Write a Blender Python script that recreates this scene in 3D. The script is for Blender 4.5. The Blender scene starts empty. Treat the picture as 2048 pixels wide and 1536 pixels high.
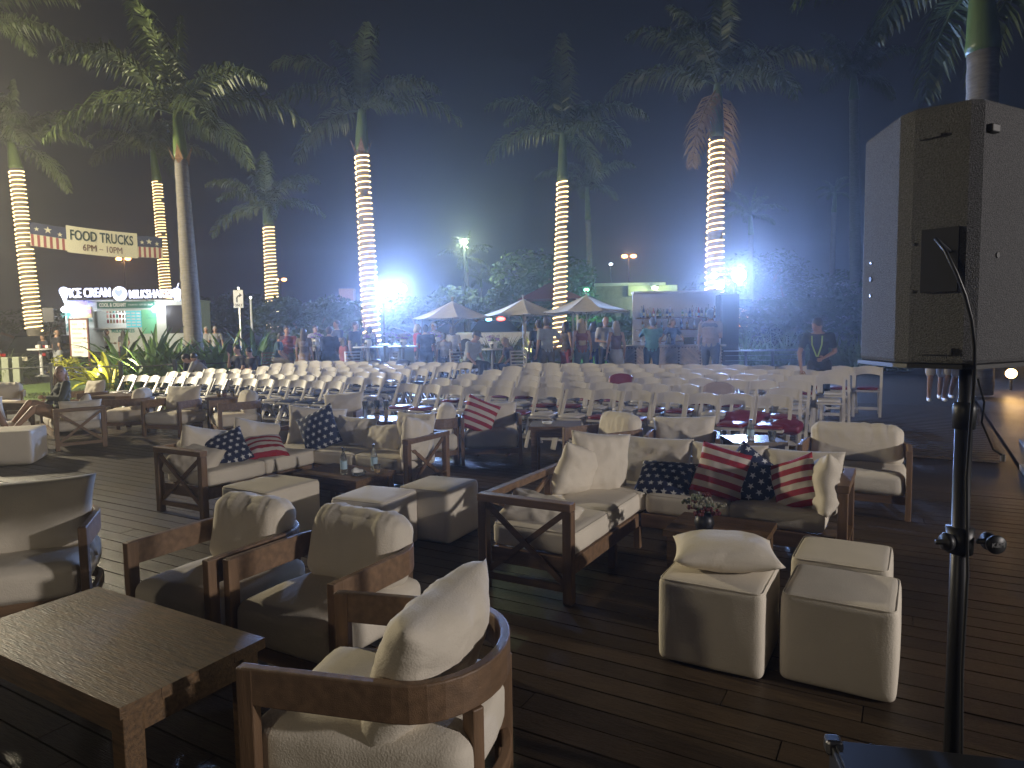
import bpy, bmesh, math, random
from mathutils import Vector, Matrix, noise
random.seed(7)
R = random.Random(11)
C = bpy.context.scene.collection
S = bpy.context.scene
# ------------------------------------------------------------------ camera
F = 1366.0; PITCH = math.atan(105/1366); ROLL = 0.015; EYE = 1.65
cam = bpy.data.objects.new('camera', bpy.data.cameras.new('camera')); C.objects.link(cam)
cam.data.sensor_width = 36; cam.data.lens = 36*F/2048; cam.data.clip_start = .05; cam.data.clip_end = 500
cam.location = (0, 0, EYE)
cam.rotation_mode = 'QUATERNION'
cam.rotation_quaternion = (Matrix.Rotation(math.pi/2-PITCH, 3, 'X') @ Matrix.Rotation(-ROLL, 3, 'Z')).to_quaternion()
S.camera = cam
# ------------------------------------------------------------------ night sky
W = bpy.data.worlds.new('World'); S.world = W; W.use_nodes = True
nt = W.node_tree; bg = nt.nodes['Background']
sky = nt.nodes.new('ShaderNodeTexSky'); sky.sky_type = 'NISHITA'; sky.sun_disc = False
sky.sun_elevation = math.radians(-6); sky.sun_rotation = math.radians(200)
mixn = nt.nodes.new('ShaderNodeMixRGB'); mixn.blend_type = 'ADD'; mixn.inputs[0].default_value = 1
mixn.inputs[2].default_value = (.05, .056, .075, 1)
nt.links.new(sky.outputs[0], mixn.inputs[1]); nt.links.new(mixn.outputs[0], bg.inputs[0])
bg.inputs[1].default_value = .1
def lamp(name, kind, loc, energy, color, radius=.15, target=None, size=60, blend=.6):
    d = bpy.data.lights.new(name, kind); d.energy = energy; d.color = color
    d.shadow_soft_size = radius
    o = bpy.data.objects.new(name, d); C.objects.link(o); o.location = loc
    if kind == 'SPOT': d.spot_size = math.radians(size); d.spot_blend = blend
    if target: o.rotation_euler = (Vector(target)-Vector(loc)).to_track_quat('-Z', 'Y').to_euler()
    return o
# the lawn flood mast beyond the left edge, the stage wash behind the camera, the path light
lamp('lawn_flood', 'POINT', (-18, 15.8, 5.8), 11500, (1, .88, .62), .22)
lamp('stage_wash', 'SPOT', (12, -2.8, 3.9), 3900, (1, .92, .87), .22, (-1, 7, .3), 80)
lamp('stage_side_lamp', 'SPOT', (-7, -5.5, 2.8), 300, (1, .86, .64), .3, (0, 5, .3), 90)
S.view_settings.view_transform = 'Standard'; S.view_settings.look = 'None'
S.view_settings.gamma = 1; S.view_settings.use_curve_mapping = False
S.view_settings.exposure = 0
S.render.engine = 'CYCLES'
S.cycles.use_denoising = True
S.cycles.volume_bounces = 0; S.cycles.max_bounces = 6; S.cycles.diffuse_bounces = 3
S.cycles.glossy_bounces = 2; S.cycles.transmission_bounces = 4; S.cycles.transparent_max_bounces = 8
S.cycles.sample_clamp_indirect = 3; S.cycles.use_light_tree = True

# ------------------------------------------------------------------ geometry of the place
def ray(px, py):
    x = (px-1024)/F; y = (768-py)/F
    c, s = math.cos(ROLL), math.sin(ROLL)
    x, y = x*c+y*s, -x*s+y*c
    cp, sp = math.cos(PITCH), math.sin(PITCH)
    return Vector((x, cp+y*sp, -sp+y*cp))
def G(px, py, z=0):
    d = ray(px, py); t = (z-EYE)/d.z
    return Vector((d.x*t, d.y*t, z))
def D(px, py, Y):
    d = ray(px, py); return d*(Y/d.y)+Vector((0, 0, EYE))
RV = Vector((.866, -.5, 0)); BV = Vector((.5, .866, 0))      # across the deck, away over the deck
def rb(r, b, z=0): return RV*r+BV*b+Vector((0, 0, z))
A_R = math.atan2(RV.y, RV.x)
def H(x, y):
    b = x*.5+y*.866
    return .033*max(0, b-8.3) if b < 40 else .033*31.7
def HX(px, Y):
    X = D(px, 660, Y).x
    return Vector((X, Y, H(X, Y)))

# ------------------------------------------------------------------ materials
MATS = {}
def mat(name, color, rough=.6, metal=0, emit=None, es=1, noise_amt=.0, nscale=8, bump=0, bscale=60, spec=.5,
        stretch=None, trans=0, sampling=None, alpha=1, color2=None, objvar=0):
    m = bpy.data.materials.new(name); m.use_nodes = True; n = m.node_tree; p = n.nodes['Principled BSDF']
    p.inputs['Base Color'].default_value = (*color, 1); p.inputs['Roughness'].default_value = rough
    p.inputs['Metallic'].default_value = metal; p.inputs['Specular IOR Level'].default_value = spec
    if trans: p.inputs['Transmission Weight'].default_value = trans; p.inputs['IOR'].default_value = 1.3
    if alpha < 1: p.inputs['Alpha'].default_value = alpha
    if emit:
        p.inputs['Emission Color'].default_value = (*emit, 1); p.inputs['Emission Strength'].default_value = es
    vec = None
    if noise_amt or bump:
        tc = n.nodes.new('ShaderNodeTexCoord'); mp = n.nodes.new('ShaderNodeMapping')
        n.links.new(tc.outputs['Object'], mp.inputs[0]); vec = mp.outputs[0]
        if stretch: mp.inputs['Scale'].default_value = stretch
    if noise_amt:
        t = n.nodes.new('ShaderNodeTexNoise'); t.inputs['Scale'].default_value = nscale; t.inputs['Detail'].default_value = 6
        n.links.new(vec, t.inputs[0])
        r = n.nodes.new('ShaderNodeValToRGB')
        c2 = color2 or tuple(min(1, c*(1+noise_amt)) for c in color)
        r.color_ramp.elements[0].position = .3; r.color_ramp.elements[1].position = .72
        r.color_ramp.elements[0].color = (*[c*(1-noise_amt) for c in color], 1)
        r.color_ramp.elements[1].color = (*c2, 1)
        n.links.new(t.outputs[0], r.inputs[0]); out = r.outputs[0]
        if objvar:
            oi = n.nodes.new('ShaderNodeObjectInfo'); mr = n.nodes.new('ShaderNodeMapRange')
            mr.inputs['To Min'].default_value = 1-objvar; mr.inputs['To Max'].default_value = 1+objvar
            hs = n.nodes.new('ShaderNodeHueSaturation')
            n.links.new(oi.outputs['Random'], mr.inputs[0]); n.links.new(mr.outputs[0], hs.inputs['Value'])
            n.links.new(out, hs.inputs['Color']); out = hs.outputs[0]
        n.links.new(out, p.inputs['Base Color'])
    if bump:
        t2 = n.nodes.new('ShaderNodeTexNoise'); t2.inputs['Scale'].default_value = bscale; t2.inputs['Detail'].default_value = 3
        n.links.new(vec, t2.inputs[0])
        b = n.nodes.new('ShaderNodeBump'); b.inputs['Strength'].default_value = bump; b.inputs['Distance'].default_value = .01
        n.links.new(t2.outputs[0], b.inputs['Height']); n.links.new(b.outputs[0], p.inputs['Normal'])
    if sampling: m.cycles.emission_sampling = sampling
    MATS[name] = m
    return m
M_canvas = mat('canvas', (.66, .60, .50), .9, noise_amt=.07, nscale=4, bump=.25, bscale=140, spec=.2, objvar=.08)
def second_bump(m, scale, strength, dist, stretch=(1, 1, 1)):
    n = m.node_tree; b0 = [x for x in n.nodes if x.type == 'BUMP'][0]
    tc = n.nodes.new('ShaderNodeTexCoord'); mp = n.nodes.new('ShaderNodeMapping'); mp.inputs['Scale'].default_value = stretch
    t = n.nodes.new('ShaderNodeTexNoise'); t.inputs['Scale'].default_value = scale; t.inputs['Detail'].default_value = 4; t.inputs['Distortion'].default_value = 1.2
    b = n.nodes.new('ShaderNodeBump'); b.inputs['Strength'].default_value = strength; b.inputs['Distance'].default_value = dist
    n.links.new(tc.outputs['Object'], mp.inputs[0]); n.links.new(mp.outputs[0], t.inputs[0]); n.links.new(t.outputs[0], b.inputs['Height'])
    n.links.new(b.outputs[0], b0.inputs['Normal'])
M_cover = mat('ottoman_cover', (.66, .60, .50), .9, noise_amt=.06, nscale=3, bump=.3, bscale=160, spec=.2, objvar=.08)
second_bump(M_canvas, 4.5, .20, .03, (1, 1, 1.6)); second_bump(M_cover, 2.5, .10, .03)
M_teak = mat('teak', (.185, .112, .062), .5, noise_amt=.28, nscale=3, bump=.25, bscale=30, stretch=(1, 9, 9), objvar=.15)
M_teakz = mat('teak_upright', (.17, .102, .056), .5, noise_amt=.28, nscale=3, bump=.25, bscale=30, stretch=(9, 9, 1), objvar=.15)
M_darkwood = mat('dark_wood', (.125, .072, .032), .45, noise_amt=.5, nscale=6, bump=.35, bscale=18, stretch=(1.2, 11, 11))
M_deck = mat('deck_board', (.056, .037, .021), .38, noise_amt=.4, nscale=5, bump=.5, bscale=22, stretch=(1, 14, 14), objvar=.22)
M_resin = mat('white_resin', (.52, .48, .43), .38, noise_amt=.06, nscale=5, spec=.5)
M_navy = mat('navy_vinyl', (.012, .018, .045), .35)
M_wine = mat('wine_vinyl', (.16, .012, .03), .42)
M_wpad = mat('pale_vinyl', (.55, .52, .50), .35)
M_black = mat('black_plastic', (.012, .012, .013), .45)
M_steel = mat('steel', (.35, .35, .36), .3, metal=1)
M_dsteel = mat('dark_steel', (.03, .03, .033), .4, metal=.5)
M_spk = mat('speaker_paint', (.095, .095, .10), .62, noise_amt=.5, nscale=260, bump=1.0, bscale=330)
M_leaf = mat('palm_leaf', (.060, .085, .022), .5, noise_amt=.35, nscale=2, objvar=.25)
M_leafdry = mat('dry_leaf', (.20, .13, .045), .6, noise_amt=.3, nscale=2, objvar=.2)
M_strap = mat('strap_leaf', (.07, .14, .035), .45, noise_amt=.35, nscale=3, objvar=.3)
M_yleaf = mat('yellow_leaf', (.32, .32, .03), .5, noise_amt=.3, nscale=6)
M_bush = mat('bush_leaf', (.055, .085, .03), .6, noise_amt=.35, nscale=3)
M_grassy = mat('grass_blade', (.09, .12, .035), .6, noise_amt=.4, nscale=2)
M_trunk = mat('palm_trunk', (.16, .145, .12), .8, noise_amt=.25, nscale=5, bump=.6, bscale=14, stretch=(1, 1, 5))
M_shaft = mat('crownshaft', (.085, .13, .03), .4, noise_amt=.2, nscale=4, stretch=(3, 3, .6))
M_husk = mat('husk', (.20, .11, .05), .8, noise_amt=.4, nscale=6, stretch=(4, 4, .6))
M_rope = mat('rope_glow', (.9, .7, .4), .5, emit=(1, .68, .30), es=5.5, sampling='FRONT')
M_lawn = mat('lawn', (.05, .085, .016), .8, noise_amt=.4, nscale=3, bump=.8, bscale=40)
M_mulch = mat('mulch', (.06, .04, .028), .9, noise_amt=.5, nscale=14, bump=1, bscale=30)
M_pave = mat('paving', (.14, .125, .11), .4, noise_amt=.3, nscale=2, bump=.3, bscale=20)
M_asph = mat('asphalt', (.05, .05, .05), .5, noise_amt=.3, nscale=4, bump=.4, bscale=50)
M_concrete = mat('concrete', (.30, .27, .23), .6, noise_amt=.2, nscale=4, bump=.3, bscale=20)
M_white = mat('white_paint', (.75, .75, .73), .5)
M_cream = mat('cream_fabric', (.80, .72, .56), .8, noise_amt=.05, nscale=5, bump=.15, bscale=80)
M_skin = mat('skin', (.42, .25, .17), .55)
M_skind = mat('tan_skin', (.28, .155, .095), .55)
M_glass = mat('clear_glass', (.85, .9, .9), .06, trans=.92, spec=.6)
M_led = mat('led_face', (1, 1, 1), .5, emit=(.86, .92, 1), es=40, sampling='NONE')

# ------------------------------------------------------------------ mesh kit
class MB:
    def __init__(s): s.v = []; s.f = []
    def add(s, vs, fs):
        o = len(s.v); s.v += [Vector(v) for v in vs]; s.f += [tuple(i+o for i in f) for f in fs]; return s
    def box(s, c, size, rz=0, M=None):
        x, y, z = [k/2 for k in size]
        vs = [Vector((a*x, b*y, d*z)) for d in (-1, 1) for b in (-1, 1) for a in (-1, 1)]
        m = M or Matrix.Rotation(rz, 3, 'Z')
        vs = [m @ v+Vector(c) for v in vs]
        return s.add(vs, [(0, 2, 3, 1), (4, 5, 7, 6), (0, 1, 5, 4), (2, 6, 7, 3), (0, 4, 6, 2), (1, 3, 7, 5)])
    def beam(s, a, b, w, h, up=(0, 0, 1)):
        a = Vector(a); b = Vector(b); d = (b-a); L = d.length; d.normalize()
        u = Vector(up); x = d.cross(u)
        if x.length < 1e-4: x = d.cross(Vector((1, 0, 0)))
        x.normalize(); z = x.cross(d)
        M = Matrix((d, x, z)).transposed()
        return s.box((a+b)/2, (L, w, h), M=M)
    def tube(s, pts, rad, n=8, cap=True):
        pts = [Vector(p) for p in pts]; k = len(pts)
        rad = rad if isinstance(rad, (list, tuple)) else [rad]*k
        vs = []; px = None
        for i, p in enumerate(pts):
            t = (pts[min(i+1, k-1)]-pts[max(i-1, 0)]).normalized()
            if px is None: px = t.orthogonal().normalized()
            px = (px-t*px.dot(t))
            px = px.normalized() if px.length > 1e-6 else t.orthogonal().normalized()
            q = t.cross(px)
            for j in range(n):
                a = 2*math.pi*j/n
                vs.append(p+(px*math.cos(a)+q*math.sin(a))*rad[i])
        fs = [(i*n+j, i*n+(j+1) % n, (i+1)*n+(j+1) % n, (i+1)*n+j) for i in range(k-1) for j in range(n)]
        if cap: fs += [tuple(range(n-1, -1, -1)), tuple((k-1)*n+j for j in range(n))]
        return s.add(vs, fs)
    def lathe(s, prof, c=(0, 0, 0), n=16, M=None):
        vs = []
        for r, z in prof:
            for j in range(n):
                a = 2*math.pi*j/n; v = Vector((r*math.cos(a), r*math.sin(a), z))
                vs.append((M @ v if M else v)+Vector(c))
        k = len(prof)
        fs = [(i*n+j, i*n+(j+1) % n, (i+1)*n+(j+1) % n, (i+1)*n+j) for i in range(k-1) for j in range(n)]
        fs += [tuple(range(n-1, -1, -1)), tuple((k-1)*n+j for j in range(n))]
        return s.add(vs, fs)
    def ball(s, c, r, M=None, n=10, m=7):
        rr = r if isinstance(r, (tuple, list)) else (r, r, r)
        vs = []; 
        for i in range(1, m):
            th = math.pi*i/m
            for j in range(n):
                a = 2*math.pi*j/n
                vs.append(Vector((rr[0]*math.sin(th)*math.cos(a), rr[1]*math.sin(th)*math.sin(a), rr[2]*math.cos(th))))
        vs += [Vector((0, 0, rr[2])), Vector((0, 0, -rr[2]))]
        if M: vs = [M @ v for v in vs]
        vs = [v+Vector(c) for v in vs]
        fs = [(i*n+j, (i+1)*n+j, (i+1)*n+(j+1) % n, i*n+(j+1) % n) for i in range(m-2) for j in range(n)]
        T = (m-1)*n
        fs += [(T, j, (j+1) % n) for j in range(n)]+[(T+1, (m-2)*n+(j+1) % n, (m-2)*n+j) for j in range(n)]
        return s.add(vs, fs)
    def prism(s, poly, z0, z1):
        k = len(poly); vs = [(x, y, z0) for x, y in poly]+[(x, y, z1) for x, y in poly]
        return s.add(vs, [tuple(range(k-1, -1, -1)), tuple(range(k, 2*k))]+[(i, (i+1) % k, k+(i+1) % k, k+i) for i in range(k)])
    def xf(s, M):
        s.v = [M @ v for v in s.v]; return s
    def mesh(s, name, m, smooth=False, bevel=0):
        me = bpy.data.meshes.new(name); me.from_pydata([tuple(v) for v in s.v], [], s.f); me.update()
        if m: me.materials.append(m)
        if smooth: me.polygons.foreach_set('use_smooth', [True]*len(me.polygons))
        return me
    def build(s, name, m, parent=None, smooth=False, bevel=0, loc=None, rz=0):
        return ob(name, s.mesh(name, m, smooth), parent, bevel, loc, rz)
def ob(name, me, parent=None, bevel=0, loc=None, rz=0):
    o = bpy.data.objects.new(name, me); C.objects.link(o)
    if parent: o.parent = parent
    if loc is not None: o.location = loc
    if rz: o.rotation_euler[2] = rz
    if bevel:
        b = o.modifiers.new('bevel', 'BEVEL'); b.width = bevel; b.segments = 2; b.limit_method = 'ANGLE'
        b.angle_limit = math.radians(50)
    return o
def tag(o, label=None, cat=None, group=None, kind=None):
    if label: o['label'] = label
    if cat: o['category'] = cat
    if group: o['group'] = group
    if kind: o['kind'] = kind
    return o
def thing(name, label, cat, loc=(0, 0, 0), rz=0, group=None):
    o = bpy.data.objects.new(name, None); C.objects.link(o); o.location = loc; o.rotation_euler[2] = rz
    o.empty_display_size = .1
    return tag(o, label, cat, group)
def dup(root, loc, rz, label, group=None):
    def cp(o, par):
        c = o.copy(); C.objects.link(c); c.parent = par
        for ch in o.children: cp(ch, c)
        return c
    r = cp(root, None); r.location = loc; r.rotation_euler[2] = rz; r['label'] = label
    if group: r['group'] = group
    return r
def face_rz(fx, fy): return math.atan2(fy, fx)+math.pi/2      # things are built facing -Y

def text(body, name, m, size, parent=None, loc=(0, 0, 0), rot=(math.pi/2, 0, 0), extrude=.01, bold=0, align='CENTER', width=None, lab=None):
    cu = bpy.data.curves.new(name, 'FONT'); cu.body = body; cu.size = size; cu.extrude = extrude; cu.offset = bold
    cu.align_x = align; cu.align_y = 'CENTER'; cu.resolution_u = 3
    tmp = bpy.data.objects.new('tmp', cu); C.objects.link(tmp)
    dg = bpy.context.evaluated_depsgraph_get(); me = bpy.data.meshes.new_from_object(tmp.evaluated_get(dg))
    bpy.data.objects.remove(tmp); bpy.data.curves.remove(cu)
    if width:
        xs = [v.co.x for v in me.vertices]; w = max(xs)-min(xs)
        for v in me.vertices: v.co.x *= width/w
    me.materials.clear(); me.materials.append(m)
    o = ob(name, me, parent); o.location = loc; o.rotation_euler = rot
    return o
def star_poly(c, r, rot=0, k=.40):
    return [(c[0]+(r if i % 2 == 0 else r*k)*math.sin(rot+math.pi*i/5), c[1]+(r if i % 2 == 0 else r*k)*math.cos(rot+math.pi*i/5)) for i in range(10)]

# cushions: a block with soft edges and folds; a throw pillow pinched at the corners
def cushion_mesh(name, w, d, h, m, r=.05, puff=.02, n=14, wr=.006, seed=0, sag=0, pleat=0):
    bm = bmesh.new(); bmesh.ops.create_cube(bm, size=2)
    bmesh.ops.subdivide_edges(bm, edges=bm.edges[:], cuts=n, use_grid_fill=True)
    hx, hy, hz = w/2, d/2, h/2; r = min(r, hx*.95, hy*.95, hz*.95)
    so = Vector((seed*3.1, seed*1.7, seed*.9))
    for v in bm.verts:
        p = v.co.copy()
        # denser vertices near the edges
        q = Vector([math.copysign(abs(c)**.8, c) for c in p])
        t = Vector((q.x*hx, q.y*hy, q.z*hz))
        i = Vector((max(-hx+r, min(hx-r, t.x)), max(-hy+r, min(hy-r, t.y)), max(-hz+r, min(hz-r, t.z))))
        dd = t-i
        nrm = dd.normalized() if dd.length > 1e-6 else Vector((0, 0, 1))
        t = i+nrm*r if dd.length > 1e-6 else t
        bu = (1-p.x*p.x)*(1-p.y*p.y)
        t.z += math.copysign(puff*bu, p.z)*min(1, abs(p.z)*1.2)-sag*bu
        t.y += math.copysign(puff*.5*(1-p.x*p.x)*(1-p.z*p.z), p.y)*abs(p.y)
        t.x += math.copysign(puff*.5*(1-p.y*p.y)*(1-p.z*p.z), p.x)*abs(p.x)
        f = noise.noise(t*6+so)*wr+noise.noise(Vector((t.x*22, t.y*9, t.z*9))+so)*wr*.6
        if pleat: f += pleat*(noise.noise(Vector((t.x*26+t.z*4, seed*1.3, t.z*2.5)))-.1)*max(0, p.z*.5+.5)**1.5*(1-abs(p.x)**4*.5)
        v.co = t+nrm*f
    me = bpy.data.meshes.new(name); bm.to_mesh(me); bm.free(); me.materials.append(m)
    me.polygons.foreach_set('use_smooth', [True]*len(me.polygons)); return me
def pillow_mesh(name, w, h, t, mats, n=22, seed=0, wr=.012, pick=None, bend=0, ex=.42):
    # lies in XZ, thickness along Y
    vs = []; fs = []; mi = []; so = Vector((seed*2.3, seed, seed*.7))
    idx = {}
    for s in (1, -1):
        for i in range(n+1):
            for j in range(n+1):
                u = 2*i/n-1; v = 2*j/n-1
                edge = i in (0, n) or j in (0, n)
                if edge and (1, i, j) in idx: idx[(s, i, j)] = idx[(1, i, j)]; continue
                th = t/2*((1-abs(u)**2.6)*(1-abs(v)**2.6))**ex
                pin = 1-.07*(1-u*u)*abs(v)**2
                pin2 = 1-.07*(1-v*v)*abs(u)**2
                x = u*w/2*pin2; z = v*h/2*pin
                fold = noise.noise(Vector((u*2.2, v*2.2, s))+so)*wr*1.6+noise.noise(Vector((u*7+v*2, v*5, s*3))+so)*wr*.7
                rad = math.atan2(v, u)
                fold += math.sin(rad*11+seed)*wr*.35*(u*u+v*v)*(1-max(abs(u), abs(v)))*3
                y = s*(th+fold*min(1, th/(t*.2)))+bend*(u*u)
                idx[(s, i, j)] = len(vs); vs.append((x, y, z))
        for i in range(n):
            for j in range(n):
                q = (idx[(s, i, j)], idx[(s, i+1, j)], idx[(s, i+1, j+1)], idx[(s, i, j+1)])
                fs.append(q if s < 0 else q[::-1])
                mi.append(pick((i+.5)/n, (j+.5)/n) if pick else 0)
    me = bpy.data.meshes.new(name); me.from_pydata(vs, [], fs)
    for m in mats: me.materials.append(m)
    me.polygons.foreach_set('material_index', mi)
    me.polygons.foreach_set('use_smooth', [True]*len(me.polygons)); me.update(); return me
def uv_pillow(me, w, h):
    uv = me.uv_layers.new(name='UVMap')
    for lp in me.loops:
        c = me.vertices[lp.vertex_index].co; uv.data[lp.index].uv = (c.x/w+.5, c.z/h+.5)
def star_mat():
    m = mat('navy_star_print', (.012, .018, .055), .85); n = m.node_tree; p = n.nodes['Principled BSDF']
    def mt(op, a, b=None, c=None):
        k = n.nodes.new('ShaderNodeMath'); k.operation = op
        for i, q in enumerate((a, b, c)):
            if q is None: continue
            if isinstance(q, (int, float)): k.inputs[i].default_value = q
            else: n.links.new(q, k.inputs[i])
        return k.outputs[0]
    tc = n.nodes.new('ShaderNodeUVMap'); sp = n.nodes.new('ShaderNodeSeparateXYZ'); n.links.new(tc.outputs[0], sp.inputs[0])
    N = 6.0
    vy = mt('MULTIPLY', sp.outputs[1], N); row = mt('FLOOR', vy)
    sh = mt('MULTIPLY', mt('MODULO', row, 2.0), .5)
    ux = mt('ADD', mt('MULTIPLY', sp.outputs[0], N), sh)
    fx = mt('SUBTRACT', mt('FRACT', ux), .5); fy = mt('SUBTRACT', mt('FRACT', vy), .5)
    rr = mt('SQRT', mt('ADD', mt('MULTIPLY', fx, fx), mt('MULTIPLY', fy, fy)))
    an = mt('ADD', mt('ARCTAN2', fx, fy), 4*math.pi)
    aa = mt('ABSOLUTE', mt('SUBTRACT', mt('MODULO', mt('ADD', an, math.pi/5), 2*math.pi/5), math.pi/5))
    val = mt('MULTIPLY', rr, mt('ADD', mt('COSINE', aa), mt('MULTIPLY', mt('SINE', aa), 2.876)))
    msk = mt('LESS_THAN', val, .36)
    mx = n.nodes.new('ShaderNodeMixRGB'); n.links.new(msk, mx.inputs[0])
    mx.inputs[1].default_value = (.012, .018, .055, 1); mx.inputs[2].default_value = (.6, .6, .6, 1)
    n.links.new(mx.outputs[0], p.inputs['Base Color']); return m
M_stars = star_mat()
M_red = mat('red_cloth', (.28, .012, .025), .85); M_pale = mat('pale_cloth', (.52, .47, .42), .85)

# ------------------------------------------------------------------ setting
def sheet(name, poly, m, dz, kind='structure', label=None):
    """a ground sheet over a convex outline, cut fine enough to follow the rise of the ground"""
    bm = bmesh.new(); xs = [p[0] for p in poly]; ys = [p[1] for p in poly]
    vs = [bm.verts.new((p[0], p[1], 0)) for p in poly]; bm.faces.new(vs)
    for t in (8.3, 40):      # crease where the slope starts
        bmesh.ops.bisect_plane(bm, geom=bm.verts[:]+bm.edges[:]+bm.faces[:], plane_co=BV*t, plane_no=BV)
    for v in bm.verts: v.co.z = H(v.co.x, v.co.y)+dz
    me = bpy.data.meshes.new(name); bm.to_mesh(me); bm.free(); me.materials.append(m)
    o = ob(name, me); o['kind'] = kind
    if label: o['label'] = label
    return o
def P2(*rbs): return [tuple(rb(r, b)[:2]) for r, b in rbs]
sheet('ground', [(-260, -30), (260, -30), (260, 300), (-260, 300)], M_asph, -.16)
deck = sheet('deck', P2((-15.5, -4), (1.15, -4), (1.15, 20.5), (-15.5, 20.5)), M_deck, -.045)
sheet('lawn', P2((-26, 8.6), (-15.6, 8.6), (-12.2, 10.9), (-13.2, 15), (-26, 15.6)), M_lawn, -.03)
sheet('lawn', P2((1.25, 3.5), (6, 3.5), (6, 9.6), (1.25, 9.6)), M_lawn, -.04)
sheet('planting_bed', P2((-24, 15.0), (-13.2, 14.9), (-12.2, 13), (-8.5, 14.6), (-7.5, 22), (-24, 22)), M_mulch, -.02)
sheet('pavement', P2((-8, 20.5), (14, 20.5), (14, 40), (-8, 40)), M_pave, -.02)
sheet('road', P2((-40, 23), (-8.2, 23), (-8.2, 42), (-40, 42)), M_asph, -.05)
sheet('path', P2((1.2, 9.8), (9, 9.8), (9, 22), (1.2, 22)), M_pave, -.06)

# deck boards: long joints run along RV
bw = .145; nb = 0
bmeshes = {}
for k in range(-2, 64):
    b = .55+k*bw
    off = R.uniform(0, 2.4); r0 = -12.5
    r = r0-off
    while r < 1.12 and nb < 296:
        L = R.choice((3.6, 4.2, 4.8)); r1 = min(r+L, 1.12)
        ra, rb_ = max(r, -13.0), r1
        # keep only boards that lie in the view
        c = rb((ra+rb_)/2, b); ok = c.y > .8 and b < 8.2
        if b > 4.4 and ra < -12: ok = ok and True
        if rb_-ra > .3 and ok:
            ln = round(rb_-ra, 2)
            if ln not in bmeshes: bmeshes[ln] = MB().box((0, 0, -.014), (ln-.005, bw-.009, .028)).mesh('board', M_deck)
            o = ob('board', bmeshes[ln], deck); o.location = c+Vector((0, 0, R.uniform(-.0015, .0015))); o.rotation_euler[2] = A_R
            nb += 1
        r += L
# deck boards farther off, joined
m = MB()
for k in range(64, 150):
    b = .55+k*bw
    if b > 14.5: break
    for r0 in (-13.5, -8.6, -3.8):
        c = rb(r0+2.4, b); z = H(c.x, c.y)
        m.box(c+Vector((0, 0, z-.020)), (4.79, bw-.009, .03), rz=A_R)
o = m.build('far_boards', M_deck, deck); o['kind'] = 'stuff'
# edging of the deck, lit along its length
e = MB(); e.beam(rb(1.19, 2.5, .0), rb(1.19, 9.6, .0), .06, .10); e.build('edging', M_concrete, deck)
e = MB()
for (r, b) in ((1.8, 10.3), (2.7, 10.3), (1.8, 11.1), (2.7, 11.1), (3.6, 10.3)):
    e.box(rb(r, b, H(*rb(r, b)[:2])-.035), (.85, .75, .05), rz=A_R)
o = e.build('stepping_slabs', M_concrete, None); o['kind'] = 'structure'

# ------------------------------------------------------------------ furniture
def barrel_chair(label, loc, rz, w=.70, dp=.72, arm=.60, back='plump', seed=1, group='barrel back armchairs', bz=.60):
    """curved-rail armchair facing -Y, origin on the floor under its middle"""
    t = thing('armchair', label, 'armchair', loc, rz, group)
    hw = w/2-.03; yf = -dp/2; th = .035; rh = .125
    R_ = hw; yc = dp/2-R_*.82
    path = [(-hw, yf+.02)]+[(-hw*math.cos(a), yc+R_*.80*math.sin(a)) for a in [math.pi*i/16 for i in range(17)]]+[(hw, yf+.02)]
    def band(z0, z1, off, m, name):
        mb = MB(); vs = []; k = len(path)
        for i, (x, y) in enumerate(path):
            a = Vector(path[max(i-1, 0)]); b = Vector(path[min(i+1, k-1)]); d = (b-a).normalized(); n = Vector((-d.y, d.x))
            for s, z in ((th/2+off, z0), (th/2+off, z1), (-th/2+off, z1), (-th/2+off, z0)):
                vs.append((x+n.x*s, y+n.y*s, z))
        fs = [(i*4+j, i*4+(j+1) % 4, (i+1)*4+(j+1) % 4, (i+1)*4+j) for i in range(k-1) for j in range(4)]+[(0, 3, 2, 1), ((k-1)*4, (k-1)*4+1, (k-1)*4+2, (k-1)*4+3)]
        mb.add(vs, fs); return mb.build(name, m, t, bevel=.006)
    band(arm-rh, arm, 0, M_teak, 'arm_rail')
    band(.14, .20, 0, M_teak, 'base_rail')
    MB().beam((-hw, yf+.05, .17), (hw, yf+.05, .17), .035, .07).build('front_rail', M_teak, t, bevel=.004)
    ca, sa = math.cos(.95), math.sin(.95)
    for x, y, hh, rz_ in ((-hw, yf+.035, arm-.003, 0), (hw, yf+.035, arm-.003, 0), (-hw*ca, yc+R_*.8*sa, arm-rh+.004, .62), (hw*ca, yc+R_*.8*sa, arm-rh+.004, -.62)):
        MB().box((x+(.003 if x < 0 else -.003), y, hh/2), (.044, .06, hh), rz=rz_).build('leg', M_teakz, t, bevel=.005)
    s = ob('seat_cushion', cushion_mesh('seat_cushion', w-.12, dp-.06, .20, M_canvas, r=.055, puff=.022, seed=seed), t); s.location = (0, -.02, .30)
    if back == 'plump':
        p = ob('back_cushion', cushion_mesh('back_cushion', w-.16, .21, .38, M_canvas, r=.085, puff=.015, seed=seed+3, wr=.008, n=30, pleat=.016), t)
        p.location = (0, dp/2-.19, .555); p.rotation_euler = (math.radians(-12), 0, 0)
    elif back == 'pillow':
        p = ob('back_cushion', pillow_mesh('back_cushion', w-.10, .44, .20, [M_canvas], seed=seed), t)
        p.location = (0, dp/2-.20, bz); p.rotation_euler = (math.radians(-14), math.radians(R.uniform(-4, 4)), 0)
    return t
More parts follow.
